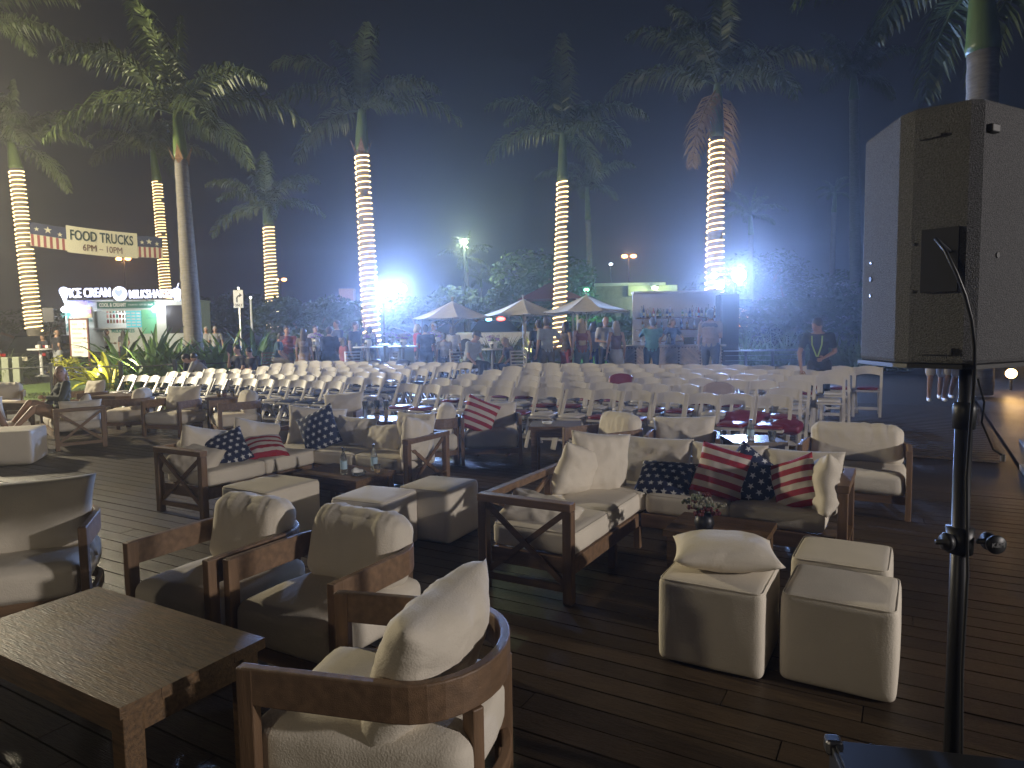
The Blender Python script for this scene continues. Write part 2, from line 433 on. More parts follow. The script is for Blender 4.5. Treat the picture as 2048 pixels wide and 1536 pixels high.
def piping(par, w, d, zt, r, m, z0=0):
    k = .30*r; x = w/2-k+.0015; y = d/2-k+.0015; c = .03; z = zt-k+.0015; pts = []
    for cx, cy, a0 in ((x-c, y-c, 0), (-x+c, y-c, 90), (-x+c, -y+c, 180), (x-c, -y+c, 270)):
        for i in range(5): a = math.radians(a0+i*22.5); pts.append((cx+c*math.cos(a), cy+c*math.sin(a), z+z0))
    pts.append(pts[0]); return MB().tube(pts, .0038, 6, cap=False).build('piping', m, par, smooth=True)
def ottoman(label, loc, rz, w=.5, h=.42, seed=0, d=None):
    t = cushion_mesh('ottoman', w, d or w, h, M_cover, r=.032, puff=.012, seed=seed, wr=.002, n=18)
    o = ob('ottoman', t); o.location = (loc[0], loc[1], h/2+.004); o.rotation_euler[2] = rz
    piping(o, w, d or w, h/2, .032, M_cover, 0)
    return tag(o, label, 'ottoman', 'cube ottomans on the deck')
def throw(label, loc, rot, kind='plain', w=.42, h=.42, t=.15, seed=0, cat='pillow', group=None):
    if kind == 'plain': me = pillow_mesh('pillow', w, h, t, [M_canvas], seed=seed, wr=.004, ex=.58)
    elif kind == 'stars': me = pillow_mesh('pillow', w, h, t, [M_stars], seed=seed, wr=.006, ex=.55)
    else: me = pillow_mesh('pillow', w, h, t, [M_red, M_pale], seed=seed, wr=.006, ex=.55, n=26, pick=lambda u, v: int(v*9) % 2)
    uv_pillow(me, w, h)
    o = ob('throw_pillow', me); o.location = loc; o.rotation_euler = rot
    return tag(o, label, cat, group or 'loose pillows on the lounge furniture')
def low_table(label, loc, rz, w=1.1, d=.55, h=.5, mm=None, leg=.07, cat='table', planks=4, group='wooden lounge tables'):
    t = thing('low_table', label, cat, loc, rz, group); mm = mm or M_darkwood
    pw = d/planks
    for i in range(planks):
        MB().box((0, -d/2+pw*(i+.5), h-.02), (w, pw-.0012, .04)).build('top_plank', mm, t, bevel=.0008)
    ap = MB(); ap.box((0, -d/2+.05, h-.085), (w-.12, .025, .088)).box((0, d/2-.05, h-.085), (w-.12, .025, .088))
    ap.box((-w/2+.05, 0, h-.085), (.025, d-.14, .088)).box((w/2-.05, 0, h-.085), (.025, d-.14, .088)); ap.build('apron', mm, t)
    for x in (-1, 1):
        for y in (-1, 1):
            MB().box((x*(w/2-.055), y*(d/2-.055), (h-.042)/2), (leg, leg, h-.042)).build('leg', mm, t, bevel=.004)
    return t
def x_end(t, a, b, h=.62, tk=.06, base=.20):
    """open end frame with crossed braces between floor points a and b (local)"""
    a = Vector(a); b = Vector(b); d = (b-a).normalized()
    for p in (a+d*tk/2, b-d*tk/2): MB().box((p.x, p.y, (h-.051)/2), (tk, tk, h-.051), rz=math.atan2(d.y, d.x)).build('leg', M_teakz, t, bevel=.004)
    MB().beam(a+Vector((0, 0, h-.025)), b+Vector((0, 0, h-.025)), .075, .05).build('end_rail', M_teak, t, bevel=.005)
    MB().beam(a+d*tk+Vector((0, 0, .09)), b-d*tk+Vector((0, 0, .09)), .03, .045).build('stretcher', M_teak, t)
    for p, q in ((a+d*tk+Vector((0, 0, h-.07)), b-d*tk+Vector((0, 0, .12))), (b-d*tk+Vector((0, 0, h-.07)), a+d*tk+Vector((0, 0, .12)))):
        off = d.cross(Vector((0, 0, 1)))*(.009 if p.x < q.x else -.009)
        MB().beam(p+off, q+off, .016, .036).build('cross_brace', M_teak, t)
def rail_box(t, a, b, h, wd, hh, name='back_rail', m=None):
    return MB().beam(Vector(a)+Vector((0, 0, h)), Vector(b)+Vector((0, 0, h)), wd, hh).build(name, m or M_teak, t, bevel=.004)
def sofa(label, org, L1, L2, dp=.70, right_extra=True, seed=0):
    """L sofa in the deck frame: x along RV, y along BV. Left run from y=0 to L1 at x 0..dp; back run x 0..L2 at y L1-dp..L1."""
    t = thing('corner_sofa', label, 'sofa', (org.x, org.y, 0), A_R, 'L-shaped corner sofas')
    x_end(t, (0, .03, 0), (dp, .03, 0))
    x_end(t, (L2-.03, L1-dp, 0), (L2-.03, L1, 0))
    # back frames
    rail_box(t, (.035, .07, 0), (.035, L1-.04, 0), .595, .05, .05)
    rail_box(t, (.0, L1-.035, 0), (L2-.07, L1-.035, 0), .595, .05, .05)
    n1 = 2
    for i in range(1, 3):
        MB().box((.035, i*L1/2-(.06 if i == 2 else 0), .284), (.05, .05, .568)).build('leg', M_teakz, t, bevel=.004)
    for i in range(1, 3):
        MB().box((L2*i/3, L1-.035, .284), (.05, .05, .568)).build('leg', M_teakz, t, bevel=.004)
    for (p, q) in (((.05, .10), (.05, L1/2-.03)), ((.05, L1/2+.03), (.05, L1-.12))):
        MB().beam((p[0], p[1], .22), (q[0], q[1], .56), .018, .035).build('cross_brace', M_teak, t)
        MB().beam((p[0]-.018, p[1], .56), (q[0]-.018, q[1], .22), .018, .035).build('cross_brace', M_teak, t)
    # seat frames
    MB().beam((dp-.03, .07, .22), (dp-.03, L1-dp, .22), .04, .10).build('seat_rail', M_teak, t, bevel=.004)
    MB().beam((dp, L1-dp+.03, .22), (L2-.07, L1-dp+.03, .22), .04, .10).build('seat_rail', M_teak, t, bevel=.004)
    MB().beam((.07, .07, .22), (dp-.05, .07, .22), .04, .10).build('seat_rail', M_teak, t, bevel=.004)
    for x, y in ((dp-.03, L1/2-.2), (dp-.03, L1-dp+.03), ((dp+L2)/2, L1-dp+.03)):
        MB().box((x, y, .085), (.05, .05, .17)).build('leg', M_teakz, t, bevel=.003)
    MB().box((dp/2, L1/2, .20), (dp-.12, L1-.16, .02)).box(((dp+L2)/2, L1-dp/2, .198), (L2-dp, dp-.12, .02)).build('slat_base', M_darkwood, t)
    # seat cushions
    ys = [(.08, (L1-.08)/2), ((L1-.08)/2, L1-.08)] if L1 > 1.7 else [(.08, L1-.08)]
    sc = []
    run = L1-dp
    for i in range(2):
        y0 = .08+i*(run-.02)/2*1.0; y1 = y0+(run-.02)/2-.006
        sc.append((.06+(dp-.08)/2, (y0+y1)/2, dp-.07, y1-y0))
    xs0 = .06; n2 = 3; wx = (L2-.14-xs0)/n2
    for i in range(n2): sc.append((xs0+wx*(i+.5), L1-dp/2-.01, wx-.006, dp-.08))
    for i, (x, y, w, d) in enumerate(sc):
        o = ob('seat_cushion', cushion_mesh('seat_cushion', w, d, .15, M_canvas, r=.035, puff=.014, seed=seed+i, wr=.003), t); o.location = (x, y, .345); piping(o, w, d, .075, .035, M_canvas)
    return t
def back_cushion(t, x, y, rz, tilt, w=.58, h=.46, th=.18, seed=0, z=.63, roll=0, name='back_cushion'):
    o = ob(name, pillow_mesh(name, w, h*.88, th, [M_canvas], seed=seed, n=24, wr=.014), t)
    o.location = (x, y, .345+(z-.345)*.72); o.rotation_mode = 'ZXY'
    o.rotation_euler = (math.radians(tilt), math.radians(roll), math.radians(rz)); return o

# folding chair facing -Y
def folding_chair(name='folding_chair'):
    t = thing(name, 'x', 'chair'); w = .425
    for s in (-1, 1):
        x = s*(w/2-.012)
        MB().beam((x, .20, .80), (x, -.25, .0), .022, .042, up=(1, 0, 0)).build('post', M_resin, t, bevel=.004)
        x2 = s*(w/2-.045)
        MB().beam((x2, -.08, .42), (x2, .24, 0), .02, .036, up=(1, 0, 0)).build('rear_leg', M_resin, t, bevel=.003)
    # arched back slat
    mb = MB(); vs = []; n = 8
    for i in range(n+1):
        u = i/n*2-1; x = u*(w/2-.02)
        zt = .795+.030*(1-u*u); zb = .662+.030*(1-u*u); bow = .035*(1-u*u)
        def yy(z): return -.25+.45*z/.8+bow
        vs += [(x, yy(zb)-.008, zb), (x, yy(zt)-.008, zt), (x, yy(zt)+.008, zt), (x, yy(zb)+.008, zb)]
    fs = [(i*4+j, i*4+(j+1) % 4, (i+1)*4+(j+1) % 4, (i+1)*4+j) for i in range(n) for j in range(4)]+[(0, 3, 2, 1), (n*4, n*4+1, n*4+2, n*4+3)]
    mb.add(vs, fs).build('back_slat', M_resin, t)
    MB().box((0, -.03, .425), (w-.09, .40, .03)).build('seat_frame', M_resin, t, bevel=.006)
    MB().beam((-w/2+.02, -.175, .13), (w/2-.02, -.175, .13), .016, .03).build('stretcher', M_resin, t)
    MB().beam((-w/2+.045, .165, .11), (w/2-.045, .165, .11), .016, .03).build('stretcher', M_resin, t)
    return t
def with_pad(root, m, name='seat_pad'):
    o = ob(name, cushion_mesh('seat_pad', .31, .36, .045, m, r=.018, puff=.006, n=3, wr=0), root); o.location = (0, -.03, .463); return root
base_navy = with_pad(folding_chair(), M_navy); base_wine = with_pad(folding_chair(), M_wine); base_pale = with_pad(folding_chair(), M_wpad)
ORD = ['first', 'second', 'third', 'fourth', 'fifth', 'sixth', 'seventh', 'eighth', 'ninth', 'tenth', 'eleventh', 'twelfth', 'thirteenth', 'fourteenth', 'fifteenth', 'sixteenth', 'seventeenth', 'eighteenth', 'nineteenth', 'twentieth', 'twenty-first', 'twenty-second']
BASES = {'navy': base_navy, 'wine': base_wine, 'pale': base_pale}; used = set()
FR = Vector((-1.94, 11.03, 0)); SP = .43; DR = .95
CH = {}
def put_chair(block, row, col, pos, pad, rj=.10):
    lab = f"white folding chair, {pad.replace('pale','pale').replace('wine','dark red')} pad, {ORD[row]} row of the {block} block, {ORD[col]} from the aisle"
    rz = A_R+R.uniform(-rj, rj)+.02
    z = H(pos.x, pos.y)
    if pad not in used:
        used.add(pad); o = BASES[pad]; o.location = (pos.x, pos.y, z); o.rotation_euler[2] = rz; o['label'] = lab; o['group'] = f'folding chairs of the {block} block'
    else: o = dup(BASES[pad], (pos.x, pos.y, z), rz, lab, f'folding chairs of the {block} block')
    CH[(block, row, col)] = o; return o
for row in range(6):
    n = 14 if row < 3 else 15 if row < 5 else 16
    for col in range(n):
        if row == 1 and col == 12: continue
        p = FR+RV*(SP*(col+.5))+BV*(DR*row*.9)+Vector((R.uniform(-.02, .02), R.uniform(-.06, .06), 0))
        put_chair('right', row, col, p, 'pale' if (row+col*3) % 4 in (1, 2) and row < 5 else 'wine')
left_n = [15, 15, 14, 12, 13, 13]
for row in range(6):
    for col in range(left_n[row]):
        p = FR-RV*(1.25+SP*(col+.5)-(.22 if row == 1 else 0))+BV*(DR*row*.86)+Vector((R.uniform(-.02, .02), R.uniform(-.06, .06), 0))
        put_chair('left', row, col, p, 'navy' if R.random() < .86 else 'pale')
# covers and a jacket left on the chairs
def slip(label, ch, m, kind='cover', cat='jacket'):
    mb = MB(); vs = []; n = 12; r = 6
    for i in range(r+1):
        a = math.pi*i/r
        for j in range(n+1):
            u = j/n*2-1; x = u*.20
            top = .835+.028*(1-u*u)-.03*abs(u)**4
            y0 = .185+.03*(1-u*u)
            yy = y0-.035*math.cos(a); zz = top+.012*math.sin(a) if 0 < i < r else top-.24-.012*math.sin(j*1.7)
            if i in (1, r-1): zz = top
            vs.append((x, yy-(.09 if i == 0 else 0), zz))
    fs = [(i*(n+1)+j, i*(n+1)+j+1, (i+1)*(n+1)+j+1, (i+1)*(n+1)+j) for i in range(r) for j in range(n)]
    o = mb.add(vs, fs).build('draped_cover', m, None, smooth=True)
    o.modifiers.new('solid', 'SOLIDIFY').thickness = .008
    o.location = ch.location; o.rotation_euler = ch.rotation_euler
    return tag(o, label, cat, 'covers hung over folding chairs')
slip('dark red cover hung over a folding chair back in the right block', CH[('right', 2, 7)], M_wine)
slip('navy blue cover over a back row chair, left one of the navy pair', CH[('left', 5, 6)], M_navy)
slip('navy blue cover over a back row chair, right one of the navy pair', CH[('left', 5, 4)], M_navy)
slip('greyish cover hung over a chair back, near the right end of the rows', CH[('right', 1, 11)], mat('mauve_cloth', (.30, .24, .24), .8))
for lab, px, py, sx, rz in (('crumpled dark red jacket lying over front row seats', 1488, 838, .62, .2), ('flat dark red cloth hanging below a front row seat', 1555, 856, .5, 0)):
    p = G(px, py, .44); o = ob('jacket', cushion_mesh('jacket', sx, .36, .11, M_wine, r=.04, puff=.03, seed=px, wr=.05, n=10)); o.location = p; o.rotation_euler = (.1, -.12, A_R+rz)
    tag(o, lab, 'jacket', 'red cloths on the front row')

# near furniture
low_table('dark wooden coffee table at the bottom left corner, nearest to the viewer', (-1.585, 2.565, 0), A_R, 1.13, .56, .5, planks=4)
t = barrel_chair('nearest barrel armchair, turned left, its curved rail towards the viewer', (-.43, 2.33, 0), face_rz(-.97, .24), w=.70, dp=.80, seed=2, back=None)
o = ob('back_cushion', pillow_mesh('back_cushion', .60, .47, .26, [M_canvas], seed=5, n=26), t); o.location = (0.02, .15, .565); o.rotation_mode = 'ZXY'; o.rotation_euler = (math.radians(-20), math.radians(6), math.radians(-8))
cpos = (Vector((-1.39, 3.17, 0))+Vector((-.73, 2.83, 0)))/2+BV*.34
barrel_chair('barrel armchair right of the pair behind the near table, pleated back cushion', cpos, A_R, w=.74, dp=.74, seed=4)
dpos = (Vector((-2.03, 3.44, 0))+Vector((-1.44, 3.15, 0)))/2+BV*.36
barrel_chair('barrel armchair left of the pair behind the near table', dpos, A_R+.03, w=.68, dp=.74, seed=9)
t = barrel_chair('wide barrel armchair cut by the left edge, facing the viewer', (-2.93, 3.92, 0), .38, w=.90, dp=.76, seed=14, back=None)
o = ob('back_cushion', pillow_mesh('back_cushion', .84, .50, .2, [M_canvas], seed=8, wr=.008), t); o.location = (0, .06, .57); o.rotation_euler = (math.radians(-10), 0, 0)

so = sofa('left corner sofa with crossed braces at both ends, star and striped pillows on it', rb(-6.13, 3.83), 2.02, 1.98, .70, seed=1)
back_cushion(so, .17, .44, 90, -14, w=.60, seed=1)
back_cushion(so, .17, 1.03, 90, -14, w=.60, seed=2)
back_cushion(so, .28, 1.80, 50, -16, w=.66, h=.54, seed=3, z=.68, roll=-8)
back_cushion(so, .80, 1.86, 4, -20, w=.56, seed=4, z=.60)
back_cushion(so, 1.25, 1.80, -8, -30, w=.56, h=.42, seed=5, z=.56)
back_cushion(so, 1.66, 1.84, 0, -8, w=.50, h=.56, seed=6, z=.66)
back_cushion(so, 1.86, 1.62, -82, -10, w=.50, h=.52, seed=7, z=.66)
back_cushion(so, .30, .20, 12, -40, w=.58, h=.40, seed=8, z=.52)
def on(t, x, y, z): 
    return t.matrix_world @ Vector((x, y, z))
bpy.context.view_layer.update()
th = math.radians
throw('navy star pillow lying near the left end of the left sofa', on(so, .40, .50, .54), (th(-40), th(-20), A_R+1.0), 'stars', .40, .40, seed=1)
throw('red and cream striped pillow lying on the left sofa seat', on(so, .42, .93, .50), (th(-66), 0, A_R+1.1), 'stripes', .42, .42, seed=2)
throw('navy star pillow standing in the corner of the left sofa', on(so, .62, 1.50, .61), (th(-16), th(-25), A_R+.35), 'stars', .46, .46, seed=3)

so2 = sofa('right corner sofa with crossed brace end, nearest to the viewer', rb(-2.36, 3.62), 1.88, 2.06, .66, seed=11)
back_cushion(so2, .22, 1.10, 80, -14, w=.58, h=.46, seed=11, roll=12, z=.66)
back_cushion(so2, .30, 1.30, 45, -10, w=.50, h=.58, seed=12, z=.70)
back_cushion(so2, .62, 1.66, 3, -12, w=.62, h=.50, seed=13, z=.66)
back_cushion(so2, 1.20, 1.66, 0, -12, w=.58, h=.50, seed=14, z=.64)
back_cushion(so2, 1.72, 1.66, -2, -12, w=.58, h=.48, seed=15, z=.64)
back_cushion(so2, 1.90, 1.42, -80, -16, w=.52, h=.48, seed=16, z=.64)
back_cushion(so2, .30, .30, 14, -62, w=.52, h=.34, th=.16, seed=17, z=.50)
bpy.context.view_layer.update()
throw('navy star pillow lying low in the corner of the right sofa', on(so2, .78, 1.44, .50), (th(-52), 0, A_R), 'stars', .44, .36, seed=4)
throw('red and cream striped pillow leaning mid-back on the right sofa', on(so2, 1.22, 1.40, .60), (th(-18), th(14), A_R+.1), 'stripes', .38, .38, seed=5)
throw('navy star pillow tucked behind the striped one on the right sofa', on(so2, 1.40, 1.46, .55), (th(-22), th(35), A_R), 'stars', .42, .42, seed=6)
throw('red and cream striped pillow at the right end of the right sofa', on(so2, 1.72, 1.38, .57), (th(-14), th(-24), A_R-.4), 'stripes', .36, .36, seed=7)

ottoman('white cube ottoman beside the left sofa, left of the bottle table', (-2.02, 5.62), A_R, .56, seed=1)
ottoman('white cube ottoman between two others, its top lit in a warm patch', (-1.07, 5.18), A_R+.12, .48, seed=2)
ottoman('white cube ottoman at the right of the three by the left sofa', (-.61, 5.52), A_R+.06, .48, seed=3)
ottoman('white cube ottoman with a loose pillow on top', (1.05, 3.40), A_R, .50, .42, seed=4)
ottoman('nearest white cube ottoman, right of the one with a pillow', (1.56, 3.17), A_R-.02, .48, .42, seed=5)
ottoman('white cube ottoman behind the nearest one on the right', (1.80, 3.66), A_R-.02, .47, .42, seed=6)
ottoman('white cube ottoman cut by the left edge of the photo', (-6.78, 9.10), .35, .72, .44, seed=7)
throw('plain white pillow lying flat on an ottoman', (1.09, 3.47, .50), (th(-90-3), 0, A_R+.3), 'plain', .52, .52, .17, seed=21)
low_table('dark low table holding bottles between left sofa and ottomans', rb(-4.55, 4.70), A_R, .80, .55, .36, planks=3)
low_table('dark low table with flowers in front of the right sofa', (1.35, 4.38, 0), A_R, .62, .50, .36, planks=3)
# the second line of seats
barrel_chair('barrel armchair with tall pale back cushion behind the left sofa', (-2.42, 9.55, 0), -.08, seed=31, back='pillow')
M2 = G(860, 845, .6); barrel_chair('barrel armchair turned left beside the small table with glasses', (-1.02, 8.55, 0), face_rz(-.95, -.1), seed=32)
t = barrel_chair('barrel armchair with a striped pillow, facing the viewer', (-.27, 8.72, 0), .02, w=.78, seed=33, back='pillow', bz=.51)
throw('red and cream striped pillow on the middle armchair', (-.42, 8.60, .59), (th(-18), th(24), .1), 'stripes', .44, .44, seed=8)
barrel_chair('barrel armchair turned left, right of the small table with an ashtray', (1.02, 7.30, 0), face_rz(-.84, -.54), seed=34)
barrel_chair('barrel armchair with two-part back cushion, left of the bright table', (1.74, 6.90, 0), -.30, w=.74, seed=35, back='pillow', bz=.53)
barrel_chair('wide barrel armchair right of the bright table, cushion lit warm', (3.12, 6.16, 0), -.52, w=.92, seed=36)
low_table('small table holding glasses, left of the middle armchair', (-1.72, 8.75, 0), -.25, .62, .55, .56, planks=4)
low_table('small wooden table with ashtray between two armchairs', (.50, 7.85, 0), -.12, .58, .52, .58, planks=4)
low_table('table with bottle and cup, its top shining white', (2.33, 6.56, 0), -.02, .50, .46, .58, mm=mat('wet_tabletop', (.2, .17, .14), .22), planks=3)
# far left group
barrel_chair('barrel armchair turned left, first of the left group', (-6.70, 11.95, 0), face_rz(-.95, -.2), seed=41)
barrel_chair('barrel armchair facing the viewer, middle of the left group', (-5.66, 11.45, 0), A_R+.2, seed=42, back='pillow', w=.82)
barrel_chair('barrel armchair turned left behind the left sofa end', (-4.48, 11.05, 0), face_rz(-.80, -.55), seed=43)
barrel_chair('barrel armchair near the lawn with an upright back cushion', (-8.35, 13.35, 0), A_R, seed=44, back='pillow')
barrel_chair('barrel armchair beside the lawn, cut by the left edge', (-10.35, 13.9, 0), .5, seed=45)
low_table('table with white top among the left group of armchairs', (-7.35, 12.75, 0), -.1, .75, .6, .58, planks=4)
low_table('wooden table behind the reclining woman', (-8.75, 12.25, 0), -.2, .7, .5, .52, planks=4)
low_table('table holding plastic cups between two armchairs of the left group', (-5.0, 12.0, 0), -.3, .6, .5, .58, planks=4)
# seat with crossed brace end where the woman reclines
t = thing('lounge_seat', 'lounge seat with a crossed brace end under the reclining woman', 'armchair', (-6.68, 9.88, 0), math.atan2(.65, .76))
x_end(t, (0, 0, 0), (.66, 0, 0), h=.62)
x_end(t, (0, 1.62, 0), (.66, 1.62, 0), h=.62)
rail_box(t, (.63, .03, 0), (.63, 1.59, 0), .595, .05, .05); MB().beam((.03, .03, .22), (.03, 1.59, .22), .04, .10).build('seat_rail', M_teak, t)
MB().box((.33, .8, .2), (.54, 1.5, .02)).build('slat_base', M_darkwood, t)
for i in (0, 1):
    o = ob('seat_cushion', cushion_mesh('seat_cushion', .60, .76, .15, M_canvas, r=.045, seed=51+i), t); o.location = (.33, .42+i*.775, .345)
back_cushion(t, .36, .14, 0, 14, w=.56, h=.46, seed=53, z=.60)
back_cushion(t, .50, .60, 90, -14, w=.56, h=.46, seed=54, z=.62)

# glassware, bottles, cups
def bottle(label, loc, h=.24, r=.032, m=None, group='bottles on the tables'):
    t = thing('bottle', label, 'bottle', loc, 0, group)
    MB().lathe([(r*.9, 0), (r, .01), (r, h*.55), (r*.75, h*.7), (r*.38, h*.82), (r*.36, h*.92)], n=14).build('glass_body', m or M_glass, t, smooth=True)
    MB().lathe([(r*.42, h*.92), (r*.42, h)], n=10).build('cap', M_black, t)
    MB().lathe([(r*1.01, h*.2), (r*1.01, h*.5)], n=14).build('paper_label', M_label, t)
    return t
M_label = mat('paper_label', (.35, .5, .62), .6); M_straw = mat('straw', (.7, .7, .7), .5); M_drink = mat('pink_drink', (.7, .35, .3), .3); M_drinky = mat('amber_drink', (.6, .38, .12), .3)
def cup(label, loc, h=.12, r=.04, liquid=None, straw=False, group='cups and glasses on the tables'):
    t = thing('plastic_cup', label, 'cup', loc, R.random()*6, group)
    MB().lathe([(r*.7, 0), (r, h), (r*.94, h-.001), (r*.66, .006)], n=14).build('cup_wall', M_glass, t, smooth=True)
    if liquid: MB().lathe([(r*.68, .006), (r*.82, h*.5)], n=12).build('drink', liquid, t)
    if straw: MB().tube([(0, 0, .01), (.02, .01, h+.07)], .003, 5).build('straw', M_straw, t)
    return t
tp = rb(-4.55, 4.70)
bottle('glass bottle with dark cap on the low table, left one', (tp.x+.03, tp.y-.13, .362), .25)
bottle('glass bottle with dark cap on the low table, right one', (tp.x+.28, tp.y+.02, .362), .25)
cup('short tumbler beside the right bottle on the low table', (tp.x+.33, tp.y-.10, .362), .08, .035, M_drinky)
bottle('clear water bottle standing on the bright table', (2.27, 6.46, .582), .20, .033)
cup('clear cup near the right end of the bright table', (2.46, 6.42, .582), .09, .04)
for i, (x, y, hh, l) in enumerate(((-1.90, 8.76, .22, 'tall glass with clear rim, leftmost on the small glass table'), (-1.76, 8.84, .22, 'tall glass in the middle of the small glass table'), (-1.62, 8.72, .22, 'tall glass at the right of the small glass table'))):
    cup(l, (x, y, .562), hh, .036, M_drinky if i else None)
cup('short glass in front on the small glass table', (-1.72, 8.62, .562), .08, .04, M_drink)
for i, (x, y, l, q) in enumerate(((-5.13, 11.9, 'plastic cup with amber drink, left of the pink one', M_drinky), (-5.02, 11.88, 'plastic cup with pink drink in the left group', M_drink), (-4.90, 11.92, 'taller plastic cup with amber drink and no straw', M_drinky))):
    cup(l, (x, y, .582), .13, .045, q, straw=i < 2)
cup('clear plastic cup with straw at the right end of the table', (-4.78, 12.05, .582), .15, .045, None, True)
a = thing('ashtray', 'small white ashtray on the wooden table between two armchairs', 'ashtray', (.40, 7.82, .582)); MB().lathe([(.05, 0), (.06, .025), (.052, .024), (.04, .008)], n=14).build('bowl', M_white, a, smooth=True); MB().tube([(-.03, 0, .028), (.04, .02, .03)], .004, 6).build('cigarette', M_white, a)
a = thing('ashtray', 'glass dish with crumpled napkin in front of the bottles', 'ashtray', (tp.x+.17, tp.y-.16, .362)); MB().lathe([(.06, 0), (.07, .03), (.062, .03), (.05, .008)], n=14).build('bowl', M_glass, a, smooth=True)
o = ob('napkin', cushion_mesh('napkin', .09, .07, .04, M_white, r=.01, wr=.03, n=5, seed=3), a); o.location = (0, 0, .035)
def flowers(label, loc, s=1, cols=((.6, .55, .5), (.4, .03, .04), (.55, .5, .55)), vase=M_dsteel, n=26):
    t = thing('flower_arrangement', label, 'flowers', loc, 0, 'flower arrangements')
    MB().lathe([(.05*s, 0), (.065*s, .05*s), (.05*s, .11*s)], n=12).build('vase', vase, t, smooth=True)
    ms = [MB() for _ in cols]; g = MB()
    for i in range(n):
        a = R.uniform(0, 6.28); e = R.uniform(.2, 1.4); d = Vector((math.cos(a)*math.cos(e), math.sin(a)*math.cos(e), math.sin(e)*.8))
        p = Vector((0, 0, .11*s))+d*R.uniform(.07, .15)*s
        g.tube([(0, 0, .1*s), p], .003*s, 4, cap=False)
        k = i % len(cols)
        for q in range(7):
            b = q*.9; rr = .022*s*R.uniform(.8, 1.3); pet = p+Vector((math.cos(b)*rr, math.sin(b)*rr, R.uniform(-.01, .01)*s))
            ms[k].ball(pet, .012*s, n=5, m=4)
    g.build('stems', M_strap, t)
    for i, mm in enumerate(ms): mm.build('blossoms', mat('petal', cols[i], .7), t)
    return t
flowers('flowers in white and red on the low table before the right sofa', (1.22, 4.30, .362), 1.0, cols=((.22, .21, .16), (.09, .015, .02), (.15, .17, .11)))
# ------------------------------------------------------------------ palms
def frond_mesh(name, e0, droop, L=3.2, m=None, seed=0, n=70, ll=.66, wd=.058):
    rr = random.Random(seed); mb = MB(); pts = []; p = Vector((0, 0, 0)); N = 14
    for i in range(N+1):
        s = i/N; e = e0-droop*s**1.25; pts.append((p.copy(), e)); p = p+Vector((math.cos(e), .0, math.sin(e)))*(L/N)
    mb.tube([q[0] for q in pts], [.035*(1-.85*i/N)+.004 for i in range(N+1)], 4)
    for k in range(n):
        s = .10+.90*(k+rr.random()*.6)/n; f = s*N; i = min(N-1, int(f)); a = f-i
        c = pts[i][0].lerp(pts[i+1][0], a); e = pts[i][1]
        T = Vector((math.cos(e), 0, math.sin(e))); U = Vector((-math.sin(e), 0, math.cos(e)))
        l = ll*(math.sin(math.pi*min(1, .12+s*.88))**.6*.9+.15)*rr.uniform(.85, 1.1)
        for sd in (-1, 1):
            up = rr.uniform(-.75, .55)
            d = (T*(.45+.5*s)+Vector((0, sd, 0))*math.cos(up)+U*math.sin(up)).normalized()
            mid = c+d*l*.5+Vector((0, 0, -.04*l)); d2 = (d+Vector((0, 0, -1.0-rr.random()*.5))).normalized(); end = mid+d2*l*.55
            w = T.cross(d).cross(d).normalized()*wd*.5 if rr.random() < .5 else T*wd*.5
            mb.add([c-w*.5, c+w*.5, mid+w, mid-w, end], [(0, 1, 2, 3), (3, 2, 4)])
    return mb.mesh(name, m or M_leaf)
FM = [frond_mesh('frond', 1.35, 1.1, 3.0, seed=1), frond_mesh('frond', 1.1, 1.7, 3.3, seed=2), frond_mesh('frond', .85, 1.7, 3.4, seed=3),
      frond_mesh('frond', .55, 1.5, 3.3, seed=4), frond_mesh('frond', .25, 1.35, 3.1, seed=5), frond_mesh('frond', -.7, .8, 2.7, m=M_leafdry, seed=6), frond_mesh('frond', 1.52, .25, 2.3, seed=7, ll=.4)]
